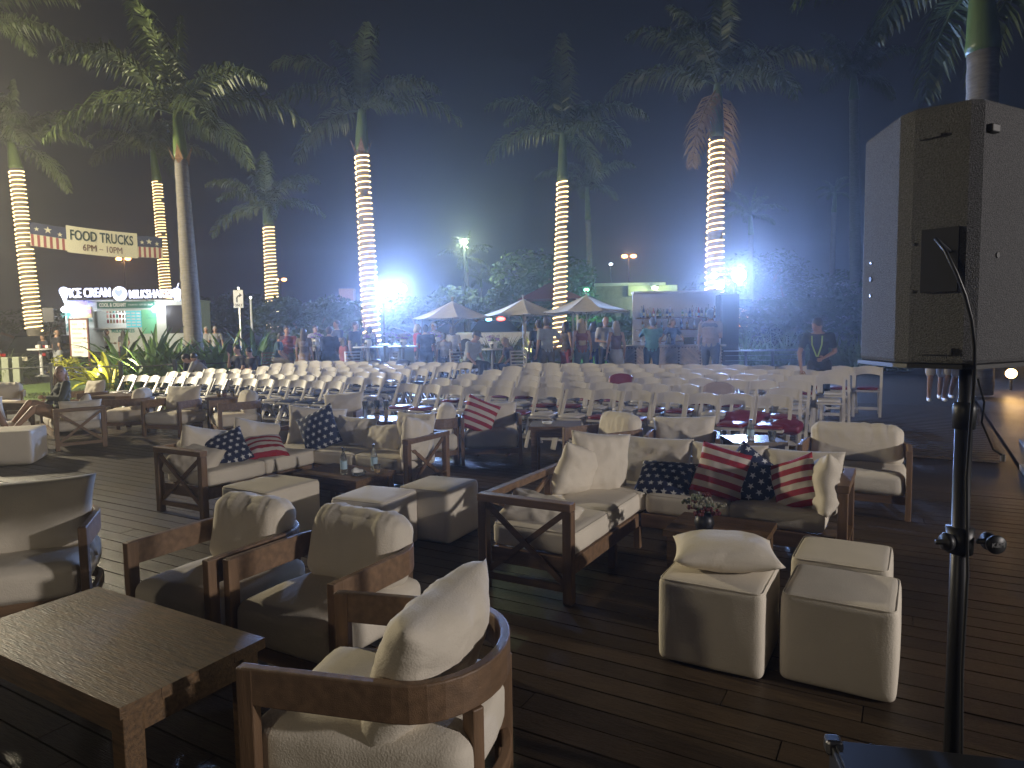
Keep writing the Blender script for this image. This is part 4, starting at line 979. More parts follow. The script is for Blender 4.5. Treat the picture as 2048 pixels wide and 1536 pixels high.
# ------------------------------------------------------------------ ice cream truck
YT = 37
def X(px, Y=YT): return D(px, 640, Y).x
def Z(py, px=250, Y=YT): return D(px, py, Y).z
def truck():
    g = HX(250, YT).z; t = thing('food_truck', 'white ice cream truck with lit roof sign and serving hatch', 'food truck', (0, 0, 0))
    Mt = mat('truck_white', (.62, .66, .60), .4, noise_amt=.05); Mteal = mat('teal_print', (.04, .28, .24), .5); Mpink = mat('pastel_sunset', (.8, .5, .3), .5)
    x0, x1 = X(132), X(378); zt, z0 = Z(603), g+.45; yb = YT+2.6
    hx0, hx1, hz0, hz1 = X(188), X(254), Z(655), Z(622)
    # body as walls around the hatch
    b = MB()
    b.box(((x0+hx0)/2, YT, (zt+z0)/2), (hx0-x0, .08, zt-z0)).box(((x1+hx1)/2, YT, (zt+z0)/2), (x1-hx1, .08, zt-z0))
    b.box(((hx0+hx1)/2, YT, (zt+hz1)/2), (hx1-hx0, .08, zt-hz1)).box(((hx0+hx1)/2, YT, (z0+hz0)/2), (hx1-hx0, .08, hz0-z0))
    b.box((x0+.04, (YT+yb)/2, (zt+z0)/2), (.08, yb-YT-.1, zt-z0)).box((x1-.04, (YT+yb)/2, (zt+z0)/2), (.08, yb-YT-.1, zt-z0))
    b.box(((x0+x1)/2, yb, (zt+z0)/2), (x1-x0, .08, zt-z0)); b.build('body', Mt, t)
    MB().box(((x0+x1)/2, (YT+yb)/2, zt+.05), (x1-x0+.1, yb-YT+.2, .10)).build('roof', Mt, t, bevel=.03)
    MB().box(((hx0+hx1)/2, YT+1.6, (hz0+hz1)/2+.1), (hx1-hx0+1.5, .04, 1.6)).build('interior_wall', mat('lit_interior', (.8, .82, .8), .5), t)
    MB().box(((hx0+hx1)/2, YT-.18, hz0-.03), (hx1-hx0+.2, .45, .05)).build('counter', M_white, t)
    for i in range(3):
        sh = MB().box((hx0+.9, YT+.7, hz0+.25+i*.28), (1.4, .25, .02)).build('shelf', M_white, t)
        for j in range(7): MB().lathe([(.055, 0), (.055, .14), (.03, .2)], c=(hx0+.35+j*.17, YT+.68, hz0+.262+i*.28), n=8).build('bottle', R.choice([M_red, Mteal, M_leafdry, M_husk, MATS['pink_drink']]), sh)
    MB().box(((X(254)+X(284))/2, YT-.06, (hz0+hz1)/2), (X(284)-X(254), .04, hz1-hz0)).build('menu_panel', mat('menu_glow', (.05, .35, .4), .5, emit=(.15, .75, .85), es=.5), t)
    for i in range(3):
        for j in range(5): MB().box((X(259+i*10), YT-.09, hz0+.12+j*.16), (.2, .01, .07)).build('menu_line', M_white, t)
    # left mural
    MB().box(((X(150)+X(186))/2, YT-.06, (Z(612)+Z(634))/2), (X(186)-X(150), .04, Z(612)-Z(634))).build('awning_panel', mat('sunset_yellow', (.75, .55, .25), .5), t)
    MB().box(((X(150)+X(186))/2, YT-.085, (Z(618)+Z(626))/2), (X(186)-X(150), .02, Z(618)-Z(626))).build('awning_stripe', mat('sunset_pink', (.65, .3, .5), .5), t)
    MB().box(((X(150)+X(186))/2, YT-.07, Z(639)), (X(186)-X(150), .05, .14)).build('awning_band', Mteal, t)
    text('COOL BEST ICE CREAM', 'lettering', M_white, .11, t, loc=((X(150)+X(186))/2, YT-.10, Z(639)), extrude=.003)
    for px, zz, h in ((139, 628, .9), (146, 650, .7)):      # painted palm motifs
        q = MB(); c = Vector((X(px), YT-.05, Z(zz)))
        q.tube([c+Vector((-.1, 0, -h)), c+Vector((0, 0, -h*.4)), c], .035, 4)
        for a in range(7):
            an = a*.9; q.tube([c, c+Vector((math.cos(an)*.25, 0, math.sin(an)*.2+.05)), c+Vector((math.cos(an)*.45, 0, math.sin(an)*.25-.12))], [.04, .035, .008], 4)
        q.build('palm_motif', Mteal, t)
    # teal banner with cool & creamy
    bx0, bx1 = X(204), X(317)
    MB().box(((bx0+bx1)/2, YT-.35, (Z(604)+Z(617))/2), (bx1-bx0, .05, Z(604)-Z(617))).build('name_banner', mat('deep_teal', (.03, .17, .13), .5), t)
    text('COOL & CREAMY', 'lettering', M_white, .27, t, loc=(X(235), YT-.38, (Z(604)+Z(617))/2), extrude=.004, bold=.012, width=X(262)-X(208))
    text('ITALIAN ICE - SOFT ICE CREAM', 'lettering', M_white, .12, t, loc=(X(290), YT-.38, (Z(604)+Z(617))/2), extrude=.004, width=X(314)-X(266))
    text('MILKSHAKES', 'lettering', Mteal, .26, t, loc=(X(246), YT-.06, Z(662)), extrude=.003, bold=.008, width=X(268)-X(222))
    text('creamyfl', 'lettering', Mteal, .2, t, loc=(X(205), YT-.06, Z(661)), extrude=.003, width=X(214)-X(192))
    # right green poster and end light
    MB().box(((X(285)+X(314))/2, YT-.07, (Z(620)+Z(668))/2), (X(314)-X(285), .04, Z(620)-Z(668))).build('green_poster', mat('mint_poster', (.15, .5, .28), .5), t)
    text('COOL', 'lettering', Mteal, .2, t, loc=(X(306), YT-.10, Z(631)), extrude=.002); text('CREAMY', 'lettering', Mteal, .16, t, loc=(X(306), YT-.10, Z(637)), extrude=.002)
    MB().box((X(350), YT-.03, Z(640)), (.9, .05, 1.5)).build('generator_door', M_dsteel, t)
    for px in (165, 340):
        w = MB().lathe([(.42, -.12), (.42, .12)], c=(X(px), YT+.15, g+.42), n=20, M=Matrix.Rotation(math.pi/2, 3, 'X')).build('wheel', M_black, t)
        MB().lathe([(.2, -.13), (.2, .13)], c=(X(px), YT+.14, g+.42), n=14, M=Matrix.Rotation(math.pi/2, 3, 'X')).build('rim', M_steel, w)
    # roof sign
    Ms = mat('sign_glow', (1, 1, 1), .5, emit=(.62, .68, 1), es=2.6, sampling='NONE')
    sy = YT-.25; zs = Z(587)
    MB().beam((X(142), sy, Z(597)), (X(366), sy, Z(601)), .06, .06).build('sign_rail', M_steel, t)
    for px in (175, 235, 300, 355): MB().beam((X(px), sy+.05, zt), (X(px), sy+.05, Z(594)), .05, .05).build('sign_bracket', M_steel, t)
    text('ICE CREAM', 'sign_lettering', Ms, .70, t, loc=(X(190), sy-.05, Z(586)), extrude=.05, bold=.004, width=X(231)-X(150))
    text('MILKSHAKES', 'sign_lettering', Ms, .62, t, loc=(X(310), sy-.05, Z(590)), extrude=.05, bold=.004, width=X(353)-X(268))
    MB().lathe([(.38, -.04), (.38, .04)], c=(X(249), sy-.05, Z(588)), n=26, M=Matrix.Rotation(math.pi/2, 3, 'X')).build('sign_disc', Ms, t)
    sm = text('♥', 'sign_face', mat('sign_blue', (.2, .25, .8), .5, emit=(.3, .35, 1), es=2, sampling='NONE'), .4, t, loc=(X(248), sy-.11, Z(588)), extrude=.01)
    co = MB(); c = Vector((X(139), sy-.05, Z(584)))
    co.lathe([(.02, -.55), (.22, 0)], c=c, n=10).ball(c+Vector((0, 0, .08)), (.25, .2, .22)); co.build('sign_cone', Ms, t)
    co = MB(); c = Vector((X(362), sy-.05, Z(592))); co.lathe([(.14, -.3), (.22, .25), (.24, .25), (.1, .36)], c=c, n=10).tube([c+Vector((0, 0, .3)), c+Vector((.12, 0, .62))], .03, 5); co.build('sign_cup', Ms, t)
    # working lamps under the awning
    for px, py, nm in ((143, 618, 'work_lamp'), (156, 617, 'work_lamp'), (321, 620, 'work_lamp')):
        c = Vector((X(px), YT-.5, Z(py))); MB().ball(c, .16).build(nm, M_led, t); lamp('truck_lamp', 'POINT', c+Vector((0, -.3, -.1)), 38, (.92, .96, 1), .15)
    MB().box((X(166), YT-.3, Z(606)), (.9, .05, .2)).build('open_sign', mat('blue_neon', (.1, .1, .8), .5, emit=(.12, .1, 1), es=5, sampling='NONE'), t)
    lamp('hatch_lamp', 'POINT', (X(222), YT+1.0, hz1+.1), 60, (.9, .97, 1), .2)
truck()
cp = HX(88, 29); c = thing('parked_car', 'dark small car behind the white high table', 'car', cp, .1)
MB().prism([(-1.0, -1.6), (1.0, -1.6), (1.0, 1.6), (-1.0, 1.6)], .35, .95).build('body', mat('car_black', (.01, .01, .012), .25), c, bevel=.12)
MB().add([(-.85, -1.2, .95), (.85, -1.2, .95), (.85, 1.0, .95), (-.85, 1.0, .95), (-.7, -.8, 1.55), (.7, -.8, 1.55), (.7, .7, 1.55), (-.7, .7, 1.55)], [(0, 1, 5, 4), (1, 2, 6, 5), (2, 3, 7, 6), (3, 0, 4, 7), (4, 5, 6, 7)]).build('cabin', mat('car_glass', (.01, .012, .015), .08), c, bevel=.05)
for x in (-.95, .95):
    for y in (-1.0, 1.0):
        w = MB().lathe([(.33, -.1), (.33, .1)], c=(x, y, .33), n=18, M=Matrix.Rotation(math.pi/2, 3, 'Y')).build('wheel', M_black, c)
MB().box((0, -1.62, .62), (.36, .02, .16)).build('licence_plate', M_cream, c)
for x in (-.75, .75): MB().box((x, -1.61, .78), (.25, .03, .12)).build('tail_light', mat('tail_red', (.3, .01, .01), .3), c)
for i, (px, lab) in enumerate(((8, 'pale utility pedestal at the left edge, left one'), (30, 'pale utility pedestal at the left edge, right one'))):
    g = HX(px, 24); o = MB().box((0, 0, .45), (.25, .2, .9)).build('utility_box', mat('pale_green', (.22, .24, .17), .6), None, bevel=.03); o.location = g; tag(o, lab, 'utility box')
# turn sign
g = HX(481, 32); t = thing('road_sign', 'white right turn only sign on a thin post', 'sign', g)
zc = D(480, 598, 32).z-g.z
MB().box((0, 0, zc/2+.3), (.06, .05, zc+.5)).build('post', M_steel, t)
MB().box((-.02, -.045, zc), (.46, .02, .82)).build('plate', mat('sign_white', (.8, .8, .8), .4), t, bevel=.01)
MB().tube([(-.08, -.065, zc-.15), (-.08, -.065, zc+.05), (-.02, -.065, zc+.13), (.05, -.065, zc+.16)], .028, 6).build('arrow', M_black, t)
MB().add([(.03, -.067, zc+.07), (.16, -.067, zc+.17), (.05, -.067, zc+.27)], [(0, 1, 2)]).build('arrow_head', M_black, t)
text('ONLY', 'lettering', M_black, .17, t, loc=(-.02, -.058, zc-.29), extrude=.002, bold=.004, width=.36)
g = HX(504, 30); t = thing('bollard_light', 'slim white post with a small top lamp, right of the turn sign', 'lamp post', g); zc = D(504, 598, 30).z-g.z
MB().lathe([(.05, 0), (.045, zc)], n=10).build('post', M_white, t); MB().ball((0, 0, zc+.06), .06).build('lamp_head', mat('soft_lamp', (1, 1, 1), .5, emit=(1, .97, .9), es=3, sampling='NONE'), t)
# ------------------------------------------------------------------ umbrellas
def umbrella(label, px, Y, apex, rim, w, flip=0):
    g = HX(px, Y); t = thing('market_umbrella', label, 'umbrella', g, flip, 'market umbrellas'); za = D(px, apex, Y).z-g.z; zr = D(px, rim, Y).z-g.z
    n = 8; rad = w/2
    MB().tube([(0, 0, 0), (0, 0, za+.05)], .025, 8).build('pole', mat('pole_wood', (.4, .32, .2), .5), t)
    MB().ball((0, 0, za+.10), .045).build('finial', MATS['pole_wood'], t)
    MB().lathe([(.32, 0), (.30, .06), (.05, .10)], n=16).build('base', M_dsteel, t)
    for k in range(n):
        a0 = 2*math.pi*k/n; a1 = 2*math.pi*(k+1)/n; vs = []; fs = []
        for i in range(6):
            s = i/5
            for j in range(5):
                u = j/4; a = a0+(a1-a0)*u; rr = rad*s*(math.cos(math.pi/n)/math.cos((a-(a0+a1)/2)))
                sag = -.05*math.sin(math.pi*s)-.03*math.sin(math.pi*u)*s
                vs.append((math.cos(a)*rr, math.sin(a)*rr, za+(zr-za)*s**1.08+sag))
        fs = [(i*5+j, i*5+j+1, (i+1)*5+j+1, (i+1)*5+j) for i in range(5) for j in range(4)]
        MB().add(vs, fs).build('canopy_panel', M_cream, t)
        MB().tube([(math.cos(a0)*.05, math.sin(a0)*.05, za-.04), (math.cos(a0)*rad*.97, math.sin(a0)*rad*.97, zr-.03)], .009, 5).build('rib', MATS['pole_wood'], t)
        MB().tube([(0, 0, zr-.25), (math.cos(a0)*rad*.55, math.sin(a0)*rad*.55, zr+(za-zr)*.38)], .008, 5).build('strut', MATS['pole_wood'], t)
umbrella('cream market umbrella, leftmost of the three', 906, 21, 602, 636, 2.45, .2)
umbrella('cream market umbrella, middle and farthest of the three', 1047, 22.5, 598, 630, 2.7, .1)
umbrella('cream market umbrella nearest the bar, under the green light', 1173, 20.0, 590, 624, 2.65, .25)
# ------------------------------------------------------------------ bar
def bar():
    Yw, Yc = 19.4, 17.6
    x0, x1 = D(1266, 640, Yw).x, D(1441, 640, Yw).x; g = HX(1350, Yw).z; zt = D(1350, 586, Yw).z
    t = thing('bar_wall', 'white back wall of the bar with three shelves', 'bar wall', ((x0+x1)/2, Yw, g)); w = x1-x0; h = zt-g
    MB().box((0, .06, h/2), (w, .08, h)).build('wall_panel', mat('bar_white', (.78, .75, .75), .6), t)
    MB().box((0, -.10, h+.02), (w+.06, .42, .05)).build('top_cap', MATS['bar_white'], t)
    zsh = [D(1350, py, Yw).z-g for py in (636, 659, 682)]
    for z in zsh: MB().box((0, -.09, z), (w-.12, .2, .03)).build('shelf', M_teak, t)
    cols = [M_glass, M_glass, mat('green_glass', (.1, .3, .1), .1, trans=.6), mat('amber_glass', (.45, .2, .05), .1, trans=.6), mat('dark_bottle', (.02, .02, .03), .15), mat('blue_glass', (.1, .2, .5), .1, trans=.6), M_red]
    CN = ['clear', 'clear tall', 'green', 'amber', 'dark', 'blue', 'red']
    for si, z in enumerate(zsh[:2]):
        n = 24 if si == 0 else 12
        for i in range(n):
            if si == 0 and 10 < i < 13: continue
            x = -w/2+.16+(w-.3)*(i+.5)/n+R.uniform(-.02, .02); hh = R.uniform(.22, .36); r = R.uniform(.03, .042)
            b = thing('bottle', f'{CN[(i*5+si*3) % 7]} bottle on the {["upper","lower"][si]} bar shelf, {ORD[i] if i < 22 else ("second last" if i == 22 else "last")} from the left', 'bottle', ((x0+x1)/2+x, Yw-.10, g+z+.016), 0, f'bottles on the {["upper","lower"][si]} bar shelf')
            MB().lathe([(r, 0), (r, hh*.58), (r*.35, hh*.78), (r*.33, hh)], n=8).build('glass_body', cols[(i*5+si*3) % 7], b, smooth=True)
            MB().lathe([(r*1.02, hh*.15), (r*1.02, hh*.42)], n=8).build('paper_label', M_cream if i % 3 else M_label, b)
    # counter with herringbone front
    cx0, cx1 = D(1228, 690, Yc).x, D(1445, 690, Yc).x; gz = HX(1330, Yc).z; ch = D(1330, 694, Yc).z-gz
    t = thing('bar_counter', 'bar counter fronted with chevron wooden battens', 'bar counter', ((cx0+cx1)/2, Yc, gz)); w = cx1-cx0
    MB().box((0, .32, ch/2), (w, .56, ch)).build('carcass', M_darkwood, t)
    MB().box((0, .26, ch+.025), (w+.1, .82, .05)).build('countertop', mat('bar_top', (.4, .3, .2), .3), t)
    Mbat = mat('batten', (.58, .44, .28), .6, noise_amt=.25, nscale=5, objvar=.15)
    nseg = 5; sw = w/nseg
    for s in range(nseg):
        xa = -w/2+s*sw; dr = 1 if s % 2 == 0 else -1
        for k in range(-6, 15):
            z0 = k*.075-.2; vs = []
            pa = (xa+.01, z0 if dr > 0 else z0+sw*.9); pb = (xa+sw-.01, z0+sw*.9 if dr > 0 else z0)
            # clip to the front
            def clip(p, q):
                P = [Vector(p), Vector(q)]
                for lim, sg in ((.02, 1), (ch-.02, -1)):
                    ins = [sg*(v.y-lim) > 0 for v in P]
                    if not any(ins): return None
                    if not all(ins):
                        i, o = (0, 1) if ins[0] else (1, 0); tt = (lim-P[i].y)/(P[o].y-P[i].y); P[o] = P[i].lerp(P[o], tt)
                return P
            c = clip(pa, pb)
            if c and (c[0]-c[1]).length > .08: MB().beam((c[0].x, .025, c[0].y), (c[1].x, .025, c[1].y), .05, .02, up=(0, 1, 0)).build('batten', Mbat, t)
    MB().box((-.15, .10, ch+.056), (.55, .3, .012)).build('bar_mat', M_white, t)
    for i, (px, hh, lab, mm) in enumerate(((1285, .22, 'white squeeze bottle at the left of the counter', M_white), (1338, .26, 'clear plastic jug beside the bartender', M_glass), (1452, .26, 'white bottle at the right end of the counter', M_white))):
        p = D(px, 690, Yc+.1); b = thing('bottle', lab, 'bottle', (p.x if i < 2 else cx1-.06, Yc+.1, gz+ch+.052)); MB().lathe([(.045, 0), (.05, hh*.6), (.02, hh*.85), (.015, hh)], n=10).build('bottle_body', mm, b, smooth=True); MB().lathe([(.02, hh), (.02, hh+.02)], n=8).build('cap', M_white, b)
    for i in range(2):
        b = thing('speed_rack', f'dark bottle well on the counter, {"left" if i==0 else "right"} one', 'tray', (D(1385+i*25, 690, Yc).x, Yc+.35, gz+ch+.051)); MB().box((0, 0, .09), (.24, .2, .18)).build('bin', M_black, b, bevel=.01)
    # black cabinet beside
    xc = D(1462, 640, Yw).x; hc = D(1462, 588, 18.6).z-g
    b = thing('cabinet', 'tall black cabinet standing at the right end of the bar', 'cabinet', (D(1461, 640, 18.6).x, 18.9, g)); MB().box((0, 0, hc/2), (.50, .5, hc)).build('case_body', M_black, b, bevel=.01); MB().box((0, -.255, hc*.5), (.42, .02, hc*.9)).build('door_panel', M_dsteel, b)
    # cable railing
    f = thing('cable_railing', 'grey cable railing right of the bar', 'railing', (0, 0, 0)); ra = HX(1448, 17.4); rr = HX(1608, 17.0)
    zr = D(1520, 701, 17.2).z-HX(1520, 17.2).z
    MB().beam(ra+Vector((0, 0, zr)), rr+Vector((0, 0, zr)), .09, .035).build('top_rail', M_steel, f)
    for s in (0, .28, .62, 1): p = ra.lerp(rr, s); MB().box(p+Vector((0, 0, (zr-.02)/2)), (.06, .06, zr-.02)).build('post', M_dsteel, f)
    for i in range(6): MB().tube([ra+Vector((0, 0, .12+i*.13)), rr+Vector((0, 0, .12+i*.13))], .006, 5).build('cable', M_steel, f)
bar()
# glowing screen and its lamp seen beyond the cabinet
g = HX(1483, 34); t = thing('lit_window', 'small orange lit opening with a dark figure, right of the cabinet', 'kiosk', g)
c = D(1482, 635, 34)-g; MB().box((0, .06, c.z), (.7, .04, .9)).build('lit_panel', mat('orange_glow', (1, .5, .2), .5, emit=(1, .48, .2), es=.9, sampling='NONE'), t)
MB().box((0, .14, c.z-.2), (1.1, .1, 2.2)).build('kiosk_wall', M_dsteel, t); MB().box((0, .3, .4), (1.0, .5, max(.3, c.z))).build('kiosk_base', M_dsteel, t)
sil = MB().ball((.04, -.02, c.z+.12), (.13, .12, .16)).ball((.1, -.02, c.z-.25), (.24, .14, .24)); sil.build('dark_figure', M_black, t)
# far buildings
g = HX(1260, 48); t = thing('cream_building', 'long cream wall of a low building behind the bar', 'building', g, 0, 'far buildings'); hh = D(1250, 572, 48).z-g.z
xa, xb = D(1192, 640, 48).x-g.x, D(1325, 640, 48).x-g.x
MB().box(((xa+xb)/2, 3, hh/2), (xb-xa, 6, hh)).build('wall', M_concrete, t); MB().box(((xa+xb)/2, 2.9, hh+.1), (xb-xa+.3, 6.4, .2)).build('roof_coping', M_white, t)
MB().box((D(1305, 640, 47.7).x-g.x, -.25, hh-.35), (3.4, .3, .7)).build('lit_fascia', mat('fascia', (.6, .62, .45), .5), t)
for i in range(4): MB().box((xa+1+i*1.1, -.02, 1.5), (.6, .05, 1.0)).build('window', M_dsteel, t)
g = HX(1677, 70); t = thing('white_building', 'small white house far behind on the right with dark windows', 'building', g, .2, 'far buildings'); hh = D(1677, 565, 70).z-g.z
MB().box((0, 2, hh/2), (2.0, 4, hh)).build('wall', mat('house_pink', (.5, .42, .42), .6), t); MB().box((0, 2, hh+.1), (2.3, 4.3, .25)).build('roof', M_concrete, t)
for z in (.82, .62): MB().box((-.3, -.03, hh*z), (.5, .06, .5)).build('window', M_dsteel, t)
g = HX(690, 48); t = thing('cream_roofed_building', 'low building with cream eaves and an orange lit gable behind the seated party', 'building', g, 0, 'far buildings'); hh = D(690, 607, 48).z-g.z
MB().box((0, 2, hh/2), (4.0, 4, hh)).build('wall', M_dsteel, t); MB().box((0, 1.8, hh), (4.6, 4.6, .28)).build('eaves', mat('eave_cream', (.55, .52, .45), .6), t)
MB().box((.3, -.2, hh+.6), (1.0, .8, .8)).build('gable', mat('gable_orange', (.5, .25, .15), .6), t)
g = HX(1100, 30); t = thing('canopy_tent', 'dark red pavilion roof behind the middle lit palm', 'pavilion', g); zc = D(1110, 600, 30).z-g.z
for x in (-1.1, 1.1):
    for y in (-1, 1): MB().box((x, y, zc/2), (.09, .09, zc)).build('post', M_white, t)
MB().add([(-1.4, -1.2, zc), (1.4, -1.2, zc), (1.4, 1.2, zc), (-1.4, 1.2, zc), (0, 0, zc+.75)], [(0, 1, 4), (1, 2, 4), (2, 3, 4), (3, 0, 4), (3, 2, 1, 0)]).build('roof', mat('canopy_red', (.22, .04, .03), .8), t)
# emergency lights bar on a car far behind
g = HX(990, 34); t = thing('patrol_car', 'car with red and blue roof lights beyond the umbrellas', 'car', g, 1.57); zc = D(990, 638, 34).z-g.z
MB().prism([(-.9, -2.2), (.9, -2.2), (.9, 2.2), (-.9, 2.2)], .3, .95).build('body', M_white, t, bevel=.12)
MB().add([(-.8, -1.3, .95), (.8, -1.3, .95), (.8, 1.2, .95), (-.8, 1.2, .95), (-.65, -.7, zc-.1), (.65, -.7, zc-.1), (.65, .8, zc-.1), (-.65, .8, zc-.1)], [(0, 1, 5, 4), (1, 2, 6, 5), (2, 3, 7, 6), (3, 0, 4, 7), (4, 5, 6, 7)]).build('cabin', MATS['car_glass'], t)
MB().ball((0, -.30, zc), (.1, .22, .1)).build('red_beacon', mat('red_glow', (1, .1, .1), .5, emit=(1, .06, .05), es=14, sampling='NONE'), t)
MB().ball((0, .30, zc-.02), (.09, .16, .09)).build('blue_beacon', mat('cyan_glow', (.2, .6, 1), .5, emit=(.25, .75, 1), es=10, sampling='NONE'), t)
for y in (-1.4, 1.4):
    for x in (-.85, .85): MB().lathe([(.33, -.1), (.33, .1)], c=(x, y, .33), n=16, M=Matrix.Rotation(math.pi/2, 3, 'Y')).build('wheel', M_black, t)
# street lamps far away
M_or = mat('sodium_glow', (1, .5, .2), .5, emit=(1, .42, .12), es=14, sampling='NONE'); M_gr = mat('green_glow', (.5, 1, .5), .5, emit=(.25, 1, .45), es=12, sampling='NONE'); M_yg = mat('lime_glow', (.8, 1, .5), .5, emit=(.72, 1, .5), es=18, sampling='NONE')
def street_lamp(label, px, py, Y, m, r, power=0, col=(1, .5, .2), two=False):
    g = HX(px, Y); z = D(px, py, Y).z-g.z; t = thing('street_lamp', label, 'street lamp', g, 0, 'street lamps in the distance')
    MB().lathe([(.11, 0), (.06, z)], n=8).build('pole', M_dsteel, t)
    for s in ((-1, 1) if two else (0,)):
        MB().box((s*r*1.3, 0, z+.02+r*.5), (r*2.6, .3, .08)).build('lamp_head', M_dsteel, t); MB().ball((s*r*1.5, -.1, z-.03), (r, r*.7, r*.6)).build('lamp_glass', m, t)
    if power: lamp('street_light', 'POINT', Vector(g)+Vector((0, -.6, z-.2)), power, col, .2)
street_lamp('orange twin street lamp below the banner', 256, 517, 75, M_or, .33, 300, (1, .5, .2), True)
street_lamp('orange street lamp left of the fourth lit palm', 565, 559, 80, M_or, .3, 0, two=True)
street_lamp('orange street lamp between the second and third umbrella and bar', 1258, 512, 70, M_or, .3, 300, two=True)
street_lamp('small white street lamp beside the orange one', 1222, 528, 90, mat('white_glow', (1, 1, 1), .5, emit=(.8, .9, 1), es=12, sampling='NONE'), .25)
street_lamp('greenish street lamp with rays above the small palm', 932, 483, 40, M_yg, .22, 900, (.75, 1, .55))
street_lamp('green light standing above the right umbrella', 1173, 579, 36, M_gr, .14, 160, (.2, 1, .4))
street_lamp('lime wall light on the cream building', 1309, 575, 46.5, M_yg, .2, 260, (.75, 1, .5))
# tower of flood lights
def flood(label, px, py, Y, r, tripod=True, power=900, col=(.29, .47, 1), aim=None, t=None):
    c = D(px, py, Y); m = Vector((0, -1, -.12)).normalized()
    aim = aim or Vector((c.x*.3, 4, 0)); m = (aim-c).normalized(); Q = m.to_track_quat('Z', 'Y').to_matrix()
    MB().lathe([(r*1.06, -.12), (r*1.08, .0), (r*1.0, .0), (r*.6, -.10)], c=c, n=20, M=Q).build('housing', M_black, t)
    MB().ball(c-m*.01, (r, r, r*.35), M=Q, n=18, m=9).build('lens', M_led, t)
    lamp('flood_light', 'SPOT', c+m*.14, power, col, .10, target=aim, size=150, blend=.9)
t = thing('flood_light_stand', 'stand of four white flood lights behind the seated party', 'flood light', (0, 0, 0)); b = HX(768, 26)
MB().tube([b, Vector((b.x, b.y, D(770, 590, 26).z))], .04, 8).build('mast', M_dsteel, t); MB().beam(D(755, 603, 26.05), D(806, 583, 26.05), .05, .05).build('cross_bar', M_dsteel, t)
for px, py, r in ((757, 597, .17), (776, 580, .17), (787, 591, .13), (804, 577, .16)): flood('', px, py, 25.7, r, power=2300, t=t)
t = thing('flood_light_stand', 'bright white flood light right of the last lit palm with two smaller ones', 'flood light', (0, 0, 0)); b = HX(1470, 21.3)
MB().tube([b, Vector((b.x, b.y, D(1470, 560, 21.3).z))], .04, 8).build('mast', M_dsteel, t); MB().beam(D(1425, 560, 21.25), D(1480, 556, 21.25), .05, .05).build('cross_bar', M_dsteel, t)
for px, py, r, pw in ((1478, 551, .20, 4200), (1439, 571, .12, 700), (1428, 551, .09, 400)): flood('', px, py, 21, r, power=pw, t=t)
# path lamp at the right
p = D(2026, 747, 14); g = HX(2026, 14); t = thing('path_light', 'warm path light glowing low at the right edge', 'path light', g); MB().lathe([(.03, 0), (.03, p.z-g.z)], n=8).build('stake', M_dsteel, t); MB().ball((0, 0, p.z-g.z), .10).build('lamp_glass', mat('warm_glow', (1, .7, .3), .5, emit=(1, .6, .22), es=22, sampling='NONE'), t)
lamp('path_glow', 'POINT', p+Vector((0, -.25, .1)), 10, (1, .58, .22), .1)
p = HX(352, 19.5)+Vector((0, -.2, .28)); t = thing('garden_spot', 'small glowing garden spotlight at the foot of the bed plants', 'garden light', HX(352, 19.5)); MB().tube([(0, 0, 0), (0, 0, .25)], .02, 6).build('stake', M_dsteel, t); MB().ball((0, -.05, .28), .06).build('lamp_glass', mat('peach_glow', (1, .7, .5), .5, emit=(1, .7, .45), es=12, sampling='NONE'), t)
lamp('bed_glow', 'POINT', p+Vector((0, -.1, .12)), 14, (1, .75, .45), .05)
lamp('bed_uplight', 'POINT', HX(190, 20)+Vector((0, 0, .5)), 60, (1, .92, .5), .1)
# ------------------------------------------------------------------ people
def vox(mb, name, m, parent, size=.022, smooth=4, extra=None, dec=None):
    me = mb.mesh('tmp', None); o = bpy.data.objects.new('tmp', me); C.objects.link(o)
    r = o.modifiers.new('r', 'REMESH'); r.mode = 'VOXEL'; r.voxel_size = size; r.use_smooth_shade = True
    s = o.modifiers.new('s', 'SMOOTH'); s.iterations = smooth; s.factor = .5
    if dec: d = o.modifiers.new('d', 'DECIMATE'); d.ratio = dec
    dg = bpy.context.evaluated_depsgraph_get(); out = bpy.data.meshes.new_from_object(o.evaluated_get(dg))
    bpy.data.objects.remove(o); bpy.data.meshes.remove(me)
    if extra:
        bm = bmesh.new(); bm.from_mesh(out); e = extra.mesh('e', None, True); bm.from_mesh(e); bm.to_mesh(out); bm.free(); bpy.data.meshes.remove(e)
    out.name = name; out.materials.clear(); out.materials.append(m)
    out.polygons.foreach_set('use_smooth', [True]*len(out.polygons))
    return ob(name, out, parent)
def capsule(mb, a, b, ra, rb_, n=10):
    a = Vector(a); b = Vector(b); mb.tube([a, a.lerp(b, .5), b], [ra, (ra+rb_)/2*1.03, rb_], n); mb.ball(a, ra, n=n, m=6); mb.ball(b, rb_, n=n, m=6)
_pm = {}
def cm(c, rough=.85):
    k = tuple(c)
    if k not in _pm: _pm[k] = mat('cloth', k, rough, noise_amt=.15, nscale=5, bump=.3, bscale=25)
    return _pm[k]
